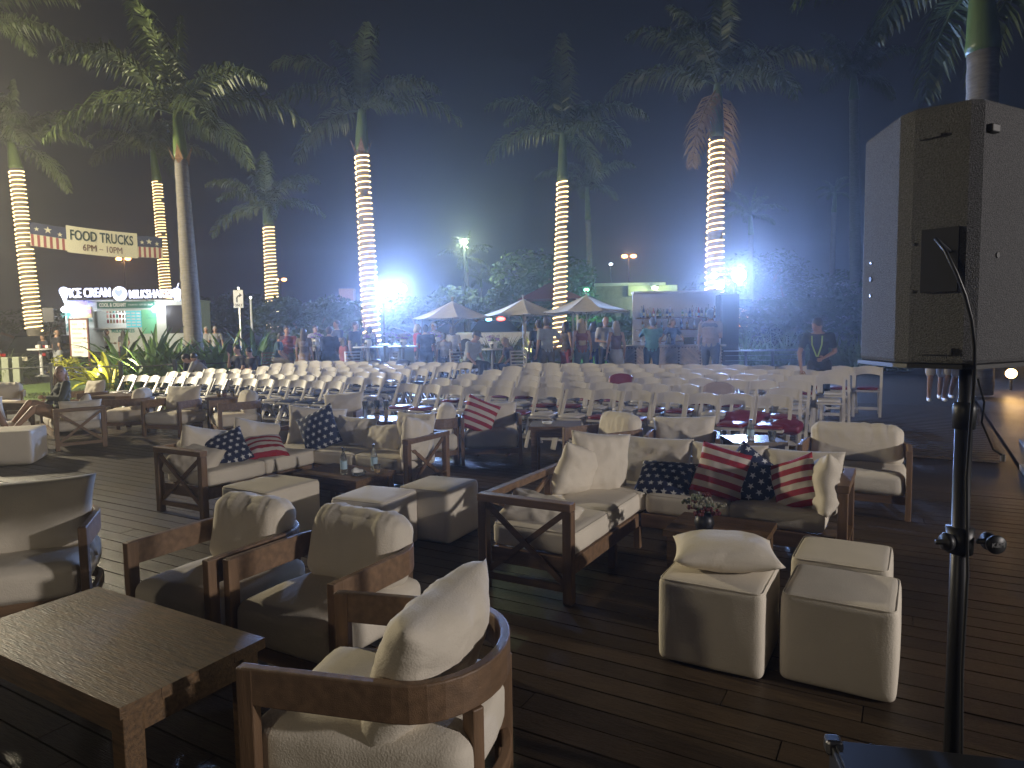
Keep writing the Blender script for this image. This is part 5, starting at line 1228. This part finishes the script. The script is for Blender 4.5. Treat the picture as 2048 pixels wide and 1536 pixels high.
def person(label, loc, rz=0, h=1.72, arms=('down', 'down'), legs='stand', lean=0, side=0, shirt=(.1, .1, .1), pants=(.03, .03, .04), hair=(.03, .02, .015), hairlen=0, skirt=0, sleeve='short', female=False, skin=None, head_turn=0, head_tilt=0, fat=1.0, cap=None, shoes=(.03, .03, .03), vs=.022, shorts=False, extra=None, seat=.46, hairtype='short', group='people at the evening event', custom=None):
    s = h/1.75; t = thing('person', label, 'person', loc, rz, group); t.scale = (s, s, s)
    sk = skin or M_skin; wsh = .165 if female else .19; whip = .10
    pz = {'stand': .93, 'walk': .92, 'sit': seat+.09, 'stool': .80, 'kneel': .5, 'recline': seat+.08}[legs]
    pel = Vector((0, 0, pz)); Lr = Matrix.Rotation(math.radians(side), 3, 'Y') @ Matrix.Rotation(math.radians(lean), 3, 'X')
    def sp(x, y, z): return pel+Lr @ Vector((x, y, z))
    chest = sp(0, .0, .36); neck = sp(0, .005, .53); 
    hl = Lr @ Matrix.Rotation(math.radians(head_tilt), 3, 'X') if head_tilt else Lr
    headc = neck+hl @ Vector((0, -.02, .155)); Hm = hl @ Matrix.Rotation(math.radians(head_turn), 3, 'Z')
    def hd(x, y, z): return headc+Hm @ Vector((x, y, z))
    hip = [pel+Vector((sx*whip, 0, -.02)) for sx in (-1, 1)]; sh = [sp(sx*wsh, .005, .47) for sx in (-1, 1)]
    LG = {'stand': [((-.11, -.01, .50), (-.12, .02, .085)), ((.11, -.02, .50), (.13, .01, .085))],
          'walk': [((-.10, -.16, .52), (-.10, -.02, .10)), ((.10, .02, .50), (.11, .28, .13))],
          'sit': [((-.13, -.44, seat+.06), (-.12, -.42, .085)), ((.14, -.43, seat+.06), (.15, -.36, .085))],
          'stool': [((-.15, -.38, .72), (-.12, -.30, .34)), ((.15, -.38, .72), (.13, -.28, .34))],
          'kneel': [((-.13, -.40, .42), (-.12, -.20, .085)), ((.13, -.30, .12), (.12, .12, .09))],
          'recline': [((-.12, -.40, seat+.30), (-.12, -.66, seat-.02)), ((.12, -.42, seat+.22), (.14, -.70, seat-.06))]}[legs]
    kn = [Vector(LG[i][0]) for i in (0, 1)]; an = [Vector(LG[i][1]) for i in (0, 1)]
    if custom: kn, an = [Vector(v) for v in custom[0]], [Vector(v) for v in custom[1]]
    AR = {'down': ((.06, .02, -.29), (.075, -.05, -.54)), 'hold': ((.05, .03, -.28), (-.06, -.22, -.30)), 'table': ((.05, -.10, -.26), (-.02, -.34, -.30)),
          'up': ((.13, -.06, .20), (.05, -.06, .46)), 'face': ((.04, -.16, -.22), (-.08, -.20, .02)), 'hip': ((.14, .10, -.25), (-.01, -.04, -.42)), 'cross': ((.05, -.08, -.25), (-.20, -.20, -.20)),
          'reach': ((.06, -.22, -.18), (.02, -.46, -.26)), 'knee': ((.06, -.12, -.26), (-.02, -.36, -.40)), 'lowreach': ((.08, -.18, -.24), (.04, -.28, -.48)), 'out': ((.20, -.12, -.18), (.36, -.30, -.26))}
    el = []; wr = []
    for i, sx in enumerate((-1, 1)):
        e, w = AR[arms[i]]; M = Lr if lean < 40 else Matrix.Identity(3)
        el.append(sh[i]+M @ Vector((sx*e[0], e[1], e[2]))); wr.append(sh[i]+M @ Vector((sx*w[0], w[1], w[2])))
    # one continuous body
    b = MB(); LM = Lr
    for z, rx, ry in ((0, .155, .11), (.10, .145, .105), (.20, .135, .098), (.30, .15, .105), (.39, .165, .11), (.46, .15, .09)):
        b.ball(sp(0, 0, z), (rx*fat*(.92 if female and .05 < z < .35 else 1), ry*fat, .095), M=LM, n=12, m=7)
    capsule(b, sp(0, .01, .46), hd(0, .02, -.07), .058, .052)
    b.ball(headc, (.074, .094, .112), M=Hm, n=14, m=10); b.ball(hd(0, -.045, -.065), (.045, .045, .045), M=Hm)
    b.tube([hd(0, -.085, .02), hd(0, -.108, -.022), hd(0, -.088, -.03)], [.010, .016, .010], 6)
    for sx in (-1, 1): b.ball(hd(sx*.076, .005, -.005), (.013, .022, .032), M=Hm, n=6, m=5)
    fing = MB()
    for i, sx in enumerate((-1, 1)):
        capsule(b, sh[i], el[i], .050*fat, .040); capsule(b, el[i], wr[i], .040, .026)
        capsule(b, sp(0, 0, .44), sh[i], .06, .055)
        d = (wr[i]-el[i]).normalized(); side_ = d.cross(Vector((0, 1, 0)) if abs(d.y) < .8 else Vector((1, 0, 0))).normalized(); pal = wr[i]+d*.05
        b.ball(pal, (.036, .018, .048), M=Matrix((side_, d.cross(side_), d)).transposed(), n=8, m=6); nn = d.cross(side_)
        for f in range(4):
            o = side_*(.026-.0175*f); l = (.072, .08, .074, .058)[f]; p0 = pal+o+d*.035; fing.tube([p0, p0+d*l*.5+nn*.006, p0+d*l*.85+nn*.026, p0+d*l+nn*.034], [.0095, .009, .008, .006], 5)
        fing.tube([pal+side_*.028, pal+side_*.05+d*.03+nn*.01, pal+side_*.056+d*.058+nn*.02], [.012, .010, .007], 5)
        capsule(b, hip[i], kn[i], .078*fat, .055); capsule(b, kn[i], an[i], .055, .036)
        capsule(b, an[i], an[i]+Vector((0, -.10, -.045)), .036, .028)
    vox(b, 'body', sk, t, vs, 3, fing)
    # eyes and mouth
    e = MB()
    for sx in (-1, 1): e.ball(hd(sx*.03, -.084, .012), (.013, .008, .007), M=Hm, n=6, m=5)
    e.build('eyes', M_black, t); MB().ball(hd(0, -.088, -.055), (.022, .007, .006), M=Hm, n=8, m=5).build('mouth', cm((.3, .1, .08)), t)
    # top
    c = MB(); o_ = .017
    for z, rx, ry in ((0 if not skirt else .08, .165, .12), (.10, .155, .115), (.20, .148, .112), (.30, .162, .118), (.39, .172, .12), (.455, .145, .095)):
        c.ball(sp(0, 0, z), ((rx+o_*.5)*fat*(.93 if female and .05 < z < .35 else 1), (ry+o_*.5)*fat, .095), M=LM, n=12, m=7)
    if sleeve != 'none':
        for i in (0, 1):
            capsule(c, sp(0, 0, .43), sh[i], .07, .066)
            if sleeve == 'short': capsule(c, sh[i], sh[i].lerp(el[i], .62), .064*fat, .058)
            else: capsule(c, sh[i], el[i], .064*fat, .052); capsule(c, el[i], el[i].lerp(wr[i], .92), .052, .040)
    vox(c, 'shirt' if not skirt or skirt < .9 else 'dress_top', cm(shirt), t, vs, 2)
    # lower
    c = MB()
    if skirt:
        if legs in ('sit', 'stool'):
            for i in (0, 1): capsule(c, hip[i], kn[i], .13, .10)
            capsule(c, (hip[0]+hip[1])/2, (kn[0]+kn[1])/2, .13, .09)
        else:
            n = 6
            for j in range(n): 
                z = j/(n-1); c.ball(pel+Vector((0, 0, .06-z*skirt*.62)), ((.165+.10*z)*1.0, (.125+.08*z), .13), n=14, m=6)
    else:
        c.ball(sp(0, 0, .0), (.170*fat, .128*fat, .11), M=LM)
        for i in (0, 1):
            if shorts: capsule(c, hip[i], hip[i].lerp(kn[i], .85), .098*fat, .085)
            else: capsule(c, hip[i], kn[i], .098*fat, .070); capsule(c, kn[i], kn[i].lerp(an[i], .93), .070, .052)
    vox(c, 'skirt' if skirt else ('shorts' if shorts else 'trousers'), cm(pants), t, vs, 2)
    for i in (0, 1):
        c = MB(); c.ball(an[i]+Vector((0, -.065, -.045)), (.045, .125, .04), n=10, m=6); c.ball(an[i]+Vector((0, .01, -.02)), (.042, .055, .05), n=8, m=6)
        vox(c, 'shoe', cm(shoes, .5), t, vs, 1)
    # hair
    c = MB()
    if hairtype == 'bald': c.ball(hd(0, .045, -.01), (.076, .07, .07), M=Hm)
    else:
        c.ball(hd(0, .018, .028), (.083, .098, .102), M=Hm, n=14, m=9); c.ball(hd(0, .045, -.02), (.078, .07, .09), M=Hm)
    if hairlen:
        k = max(3, int(hairlen/.06))
        for j in range(k+1):
            q = j/k; c.ball(hd(0, .075+.02*q, -.02)+Vector((0, 0, -hairlen*q)), (.085+.03*math.sin(q*2.5), .045, .07), n=12, m=6)
        for sx in (-1, 1): capsule(c, hd(sx*.07, .03, .0), hd(sx*.09, .03, -.05)+Vector((0, 0, -hairlen*.45)), .034, .03)
    vox(c, 'hair', cm(hair, .55), t, vs*.85, 1)
    if cap is not None:
        c = MB(); c.ball(hd(0, .01, .055), (.092, .105, .075), M=Hm, n=14, m=8); c.ball(hd(0, -.115, .035), (.07, .065, .012), M=Hm, n=12, m=5); vox(c, 'cap', cm(cap), t, vs*.8, 1)
    if extra: extra(t, wr, sh, sp)
    return t
def pp(label, px, Y, rz, h, **k):
    return person(label, HX(px, Y), math.radians(rz), h, **k)
def lanyard(t, wr, sh, sp):
    MB().tube([sp(-.08, -.09, .50), sp(-.075, -.135, .36), sp(-.01, -.15, .16), sp(.01, -.15, .16), sp(.075, -.135, .36), sp(.08, -.09, .50)], .012, 6).build('lanyard', mat('lime_strap', (.26, .34, .06), .6), t)
P = pp
# standing at the terrace, centre to right
P('person in dark clothes standing just behind the man in the grey polo', 1077, 17.4, 200, 1.72, shirt=(.02, .02, .025), pants=(.12, .11, .10), arms=('hold', 'down'))
P('person in a grey polo shirt with back turned, thumbs at the belt', 1094, 16.6, 205, 1.80, shirt=(.30, .33, .36), pants=(.10, .085, .06), hair=(.07, .045, .025), arms=('hip', 'down'), head_turn=-35)
P('person in patterned top and red trousers by the lit palm', 1132, 17.3, 130, 1.66, female=True, shirt=(.12, .10, .10), pants=(.28, .03, .03), hair=(.05, .03, .02), hairlen=.12, arms=('down', 'hold'), sleeve='none', skin=M_skin)
P('person with very long blond hair and jeans, back turned', 1163, 16.7, 185, 1.72, female=True, shirt=(.20, .05, .03), pants=(.09, .12, .16), hair=(.36, .26, .12), hairlen=.48, sleeve='none', fat=1.05)
P('person with curly hair in blue trousers, half hidden behind the blond one', 1187, 17.6, 150, 1.62, female=True, shirt=(.45, .45, .5), pants=(.04, .05, .40), hair=(.04, .03, .02), hairlen=.1, arms=('hold', 'down'))
P('person with bald head in a white shirt holding a drink', 1211, 17.2, 20, 1.76, shirt=(.50, .48, .46), pants=(.02, .02, .025), hair=(.10, .07, .05), hairtype='bald', arms=('hold', 'hold'))
P('person with shoulder length fair hair in a patterned dress, back turned', 1232, 16.7, 190, 1.64, female=True, shirt=(.12, .07, .08), pants=(.35, .36, .40), skirt=.8, hair=(.25, .2, .14), hairlen=.22, sleeve='none')
P('person in a teal patterned shirt leaning on the bar counter', 1303, 16.7, 180, 1.72, shirt=(.08, .24, .26), pants=(.02, .05, .09), lean=-14, arms=('reach', 'reach'), hair=(.05, .04, .03), sleeve='long', fat=1.12)
P('person tending the bar behind the counter with arm stretched out', 1340, 18.6, 20, 1.66, shirt=(.02, .03, .09), arms=('out', 'reach'), hair=(.10, .06, .04), lean=12, hairlen=.05, female=True)
P('person of large build in two-tone black and beige shirt at the bar end', 1421, 16.2, 150, 1.86, shirt=(.20, .14, .11), pants=(.05, .06, .09), hair=(.02, .015, .01), fat=1.22, arms=('hold', 'down'), skin=M_skind, extra=lambda t, wr, sh, sp: vox(MB().ball(sp(0, 0, .42), (.235, .15, .11), M=Matrix.Identity(3), n=14), 'shirt_yoke', cm((.015, .015, .02)), t, .022, 2))
P('attendant in dark clothes with a lime lanyard walking past the last chairs', 1640, 11.4, -35, 1.74, shirt=(.015, .018, .02), pants=(.02, .022, .03), legs='walk', arms=('lowreach', 'hold'), lean=16, hair=(.02, .015, .01), skin=M_skind, head_tilt=16, head_turn=-30, sleeve='short', extra=lanyard, vs=.018)
for px, lab, dz in ((1868, 'walker in pale shorts behind the speaker, left one', 0), (1897, 'walker in pale shorts behind the speaker, right one', 1)):
    p = G(px, 828, .0); p.z = H(p.x, p.y); person(lab, p, math.radians(-25+dz*10), 1.68, shirt=(.2, .2, .22), pants=(.42, .38, .34), shorts=True, legs='walk', shoes=(.7, .7, .7), skin=M_skind, arms=('down', 'down'), fat=.9)
# seated and standing party at the left tables
P('person in a dark teal shirt on a stool, leftmost of the party', 549, 19.6, 100, 1.72, legs='stool', shirt=(.03, .07, .09), pants=(.3, .27, .2), arms=('knee', 'knee'), lean=14, hair=(.05, .04, .03))
P('person in a red shirt on a stool facing the camera', 574, 20.2, 10, 1.88, legs='stool', shirt=(.30, .07, .06), pants=(.2, .2, .2), arms=('knee', 'cross'), hair=(.04, .03, .02), sleeve='long', head_turn=25)
P('person with very long straight hair seated with back turned', 607, 19.2, 180, 1.66, female=True, shirt=(.2, .16, .14), pants=(.30, .22, .17), skirt=.9, hair=(.07, .05, .04), hairlen=.55, arms=('down', 'down'))
P('person in a pale shirt facing the camera behind the flowers', 631, 21.3, 10, 1.72, shirt=(.45, .42, .40), arms=('table', 'table'), hair=(.04, .03, .02), head_turn=30)
P('person in navy with broad shoulders, back turned, on a stool', 655, 19.4, 170, 1.84, legs='stool', shirt=(.02, .035, .09), pants=(.02, .03, .06), lean=10, sleeve='long', fat=1.2, arms=('table', 'table'), hair=(.06, .05, .05))
P('tall person in dark blue standing behind the party', 674, 20.8, -40, 1.86, shirt=(.03, .04, .09), arms=('cross', 'cross'), hair=(.12, .1, .08))
P('child in a red dress seated at the near tables', 686, 18.9, 130, 1.50, legs='stool', female=True, shirt=(.30, .08, .08), pants=(.28, .06, .07), skirt=.6, hair=(.03, .02, .02), hairlen=.15, head_turn=60)
P('person in dark blue raising an arm, left of the lit palm', 711, 20.3, 60, 1.80, shirt=(.02, .03, .08), arms=('down', 'up'), hair=(.02, .015, .015))
P('person with dark long hair in front of the lit palm foot', 739, 20.2, 170, 1.66, female=True, shirt=(.03, .03, .08), hair=(.02, .015, .02), hairlen=.35)
P('person with curly blond hair and a red top', 835, 19.8, 120, 1.68, female=True, shirt=(.40, .03, .05), hair=(.5, .42, .3), hairlen=.08, arms=('table', 'down'))
P('person in dark blue standing with back turned beside the blond one', 851, 18.9, 185, 1.66, shirt=(.02, .025, .07), pants=(.02, .02, .05), fat=1.15, hair=(.03, .02, .02))
P('person with white hair and a checked shirt', 868, 19.8, -20, 1.70, shirt=(.35, .2, .22), hair=(.65, .65, .68), arms=('table', 'table'))
P('child in pale top with back turned, seated by the white haired person', 888, 18.6, 180, 1.42, shirt=(.35, .33, .33), hair=(.1, .08, .06))
P('person in white seated under the left umbrella', 906, 19.4, 170, 1.60, shirt=(.48, .48, .50), hair=(.06, .05, .04), female=True, hairlen=.1)
def seat_at(px, Y, s=.46): return HX(px, Y)
P('person in a cap and two-tone tee crouching forward on a chair', 936, 16.4, 58, 1.80, legs='sit', seat=.62, lean=18, shirt=(.33, .35, .36), pants=(.02, .02, .025), cap=(.02, .02, .03), arms=('knee', 'knee'), fat=1.2, head_tilt=8)
P('child with long wavy hair seated facing left, looking down', 1022, 16.6, -60, 1.52, legs='sit', seat=.66, female=True, shirt=(.10, .08, .11), pants=(.04, .05, .08), hair=(.26, .19, .12), hairlen=.25, lean=12, head_tilt=22, arms=('knee', 'knee'))
# crouching and seated group behind the left rows
P('person in dark clothes bent forward at the left end of the back rows', 388, 16.9, 20, 1.70, legs='sit', seat=.50, lean=38, head_tilt=14, shirt=(.015, .018, .03), arms=('knee', 'knee'), hair=(.02, .015, .015))
P('person in a grey shirt bent over beside the one in dark clothes', 416, 16.7, -70, 1.74, legs='sit', seat=.50, lean=48, shirt=(.34, .33, .32), arms=('knee', 'knee'), hair=(.02, .015, .015), sleeve='long', fat=1.1)
P('person in black with hand at the mouth, left of the back row pair', 478, 16.9, -30, 1.70, legs='sit', seat=.48, lean=6, shirt=(.015, .015, .02), arms=('face', 'knee'), hair=(.02, .015, .01))
P('person in black seated beside the last rows, looking down', 504, 16.8, -10, 1.66, legs='sit', seat=.46, lean=12, shirt=(.015, .015, .02), arms=('cross', 'knee'), hair=(.02, .015, .01), head_tilt=16)
# by the truck
P('person in black tee and grey shorts standing before the truck', 112, 26.5, 150, 1.80, shirt=(.02, .02, .025), pants=(.3, .31, .33), shorts=True, hairtype='bald', hair=(.2, .15, .1), fat=1.25, arms=('hip', 'down'))
P('person behind the white high table in dark clothes', 84, 27.6, 0, 1.62, shirt=(.03, .03, .04), arms=('table', 'table'), hair=(.03, .02, .02), female=True, hairlen=.2)
P('person in a white shirt queueing at the truck hatch', 213, 31, 120, 1.72, shirt=(.5, .5, .5), arms=('hold', 'hold'), hair=(.03, .02, .02))
P('person with long dark hair queueing at the truck', 246, 31, 185, 1.66, shirt=(.12, .12, .13), female=True, hairlen=.3, hair=(.03, .025, .02), arms=('hip', 'down'))
for px, lab in ((412, 'pale haired person behind the bed plants, left one'), (430, 'pale haired person behind the bed plants, right one')):
    P(lab, px, 27, 20, 1.74, shirt=(.3, .3, .3), hair=(.4, .38, .35))
# reclining pair at the left
M = (-7.02, 10.55)
person('person with long fair hair curled up on the lounge seat, facing the camera', (-7.0, 10.55, -.02), math.radians(-38), 1.66, legs='recline', seat=.44, lean=-8, side=-12, female=True, shirt=(.05, .06, .05), pants=(.30, .18, .12), shorts=True, hair=(.30, .21, .13), hairlen=.26, arms=('knee', 'cross'), head_tilt=6, head_turn=62, sleeve='long', vs=.014)
person('person lying back at the left edge with raised knees', (-7.9, 9.95, -.02), math.radians(60), 1.74, legs='recline', seat=.40, lean=-42, shirt=(.06, .07, .06), pants=(.30, .2, .14), shorts=True, arms=('cross', 'knee'), hair=(.04, .03, .02), vs=.018)
t = thing('lounge_seat', 'low lounge seat at the left edge under the person lying back', 'armchair', (-8.05, 10.0, 0), 1.0); ob('seat_cushion', cushion_mesh('seat_cushion', 1.3, 1.0, .16, M_canvas, seed=61), t).location = (0, 0, .33)
MB().box((0, 0, .20), (1.3, 1.0, .09)).build('seat_rail', M_teak, t, bevel=.005)
for x in (-.6, .6):
    for y in (-.45, .45): MB().box((x, y, .08), (.06, .06, .16)).build('leg', M_teakz, t)
back_cushion(t, -.3, .40, 10, -12, seed=62); back_cushion(t, .35, .40, -6, -18, seed=63)
# ------------------------------------------------------------------ high tables of the party, chairs and stools
def high_table(label, px, Y, py, r=.40, fl=True):
    g = HX(px, Y); z = D(px, py, Y).z-g.z; t = thing('high_table', label, 'table', g, 0, 'round white high tables')
    MB().lathe([(r*.97, z-.035), (r, z-.02), (r*.98, z)], n=26).build('tabletop', M_white, t); MB().lathe([(.045, .04), (.045, z-.04)], n=10).build('pedestal', M_steel, t); MB().lathe([(.27, 0), (.26, .02), (.05, .045)], n=16).build('base', M_steel, t)
    if fl: flowers(label.replace('round white high table', 'flowers in a vase on the table')[:80], (g.x+.02, g.y-.05, g.z+z+.003), 1.6, cols=((.55, .5, .6), (.3, .2, .5), (.5, .5, .55)), vase=M_white, n=18)
    for i in range(3): cup(f'glass on the {label.split("table")[-1].strip()}, {ORD[i]} from left'[:90], (g.x-.26+i*.24, g.y-.2, g.z+z+.003), .11, .04, None)
high_table('round white high table left of the lit palm foot', 735, 18.2, 693)
high_table('round white high table right of the lit palm foot', 805, 18.6, 692)
high_table('round white high table farther back behind the palm', 782, 20.5, 688, .42)
high_table('round white high table among the white haired group', 872, 19.6, 687)
high_table('round white high table before the seated child', 985, 17.3, 697, .42)
high_table('round white high table hidden among the party', 632, 20.4, 690)
for px, Y, lab in ((705, 18.3, 'metal chair left of the first white high table'), (770, 17.8, 'metal mesh chair between the two white high tables'), (545, 19.2, 'wooden slatted chair at the left of the party'), (1045, 16.2, 'white chair behind the seated child'), (925, 16.6, 'white chair under the person in a cap')):
    g = HX(px, Y); t = thing('terrace_chair', lab, 'chair', g, R.uniform(-1, 1), 'terrace chairs'); mm = M_steel if 'metal' in lab else (M_teak if 'wooden' in lab else M_resin)
    for x in (-.2, .2): MB().beam((x, .2, 0), (x*1.05, .26, 1.0), .03, .03).build('leg', mm, t); MB().beam((x, -.2, 0), (x, -.2, .56), .03, .03).build('leg', mm, t)
    MB().box((0, 0, .58), (.44, .44, .035)).build('seat', mm, t, bevel=.005)
    for i in range(5): MB().box((0, .235+i*.006, .66+i*.08), (.40, .012, .03)).build('back_slat', mm, t)
# low terrace step behind the rows
# ------------------------------------------------------------------ night air
hz = MB().box((0, 60, 8.0), (190, 150, 19.5)).build('haze', None); hz['kind'] = 'stuff'
mh = bpy.data.materials.new('night_haze'); mh.use_nodes = True; n = mh.node_tree; n.nodes.remove(n.nodes['Principled BSDF'])
v = n.nodes.new('ShaderNodeVolumePrincipled'); v.inputs['Density'].default_value = HAZE if 'HAZE' in globals() else .0037; v.inputs['Color'].default_value = (.9, .9, .92, 1)
v.inputs['Anisotropy'].default_value = .82
n.links.new(v.outputs[0], n.nodes['Material Output'].inputs['Volume']); hz.data.materials.append(mh)
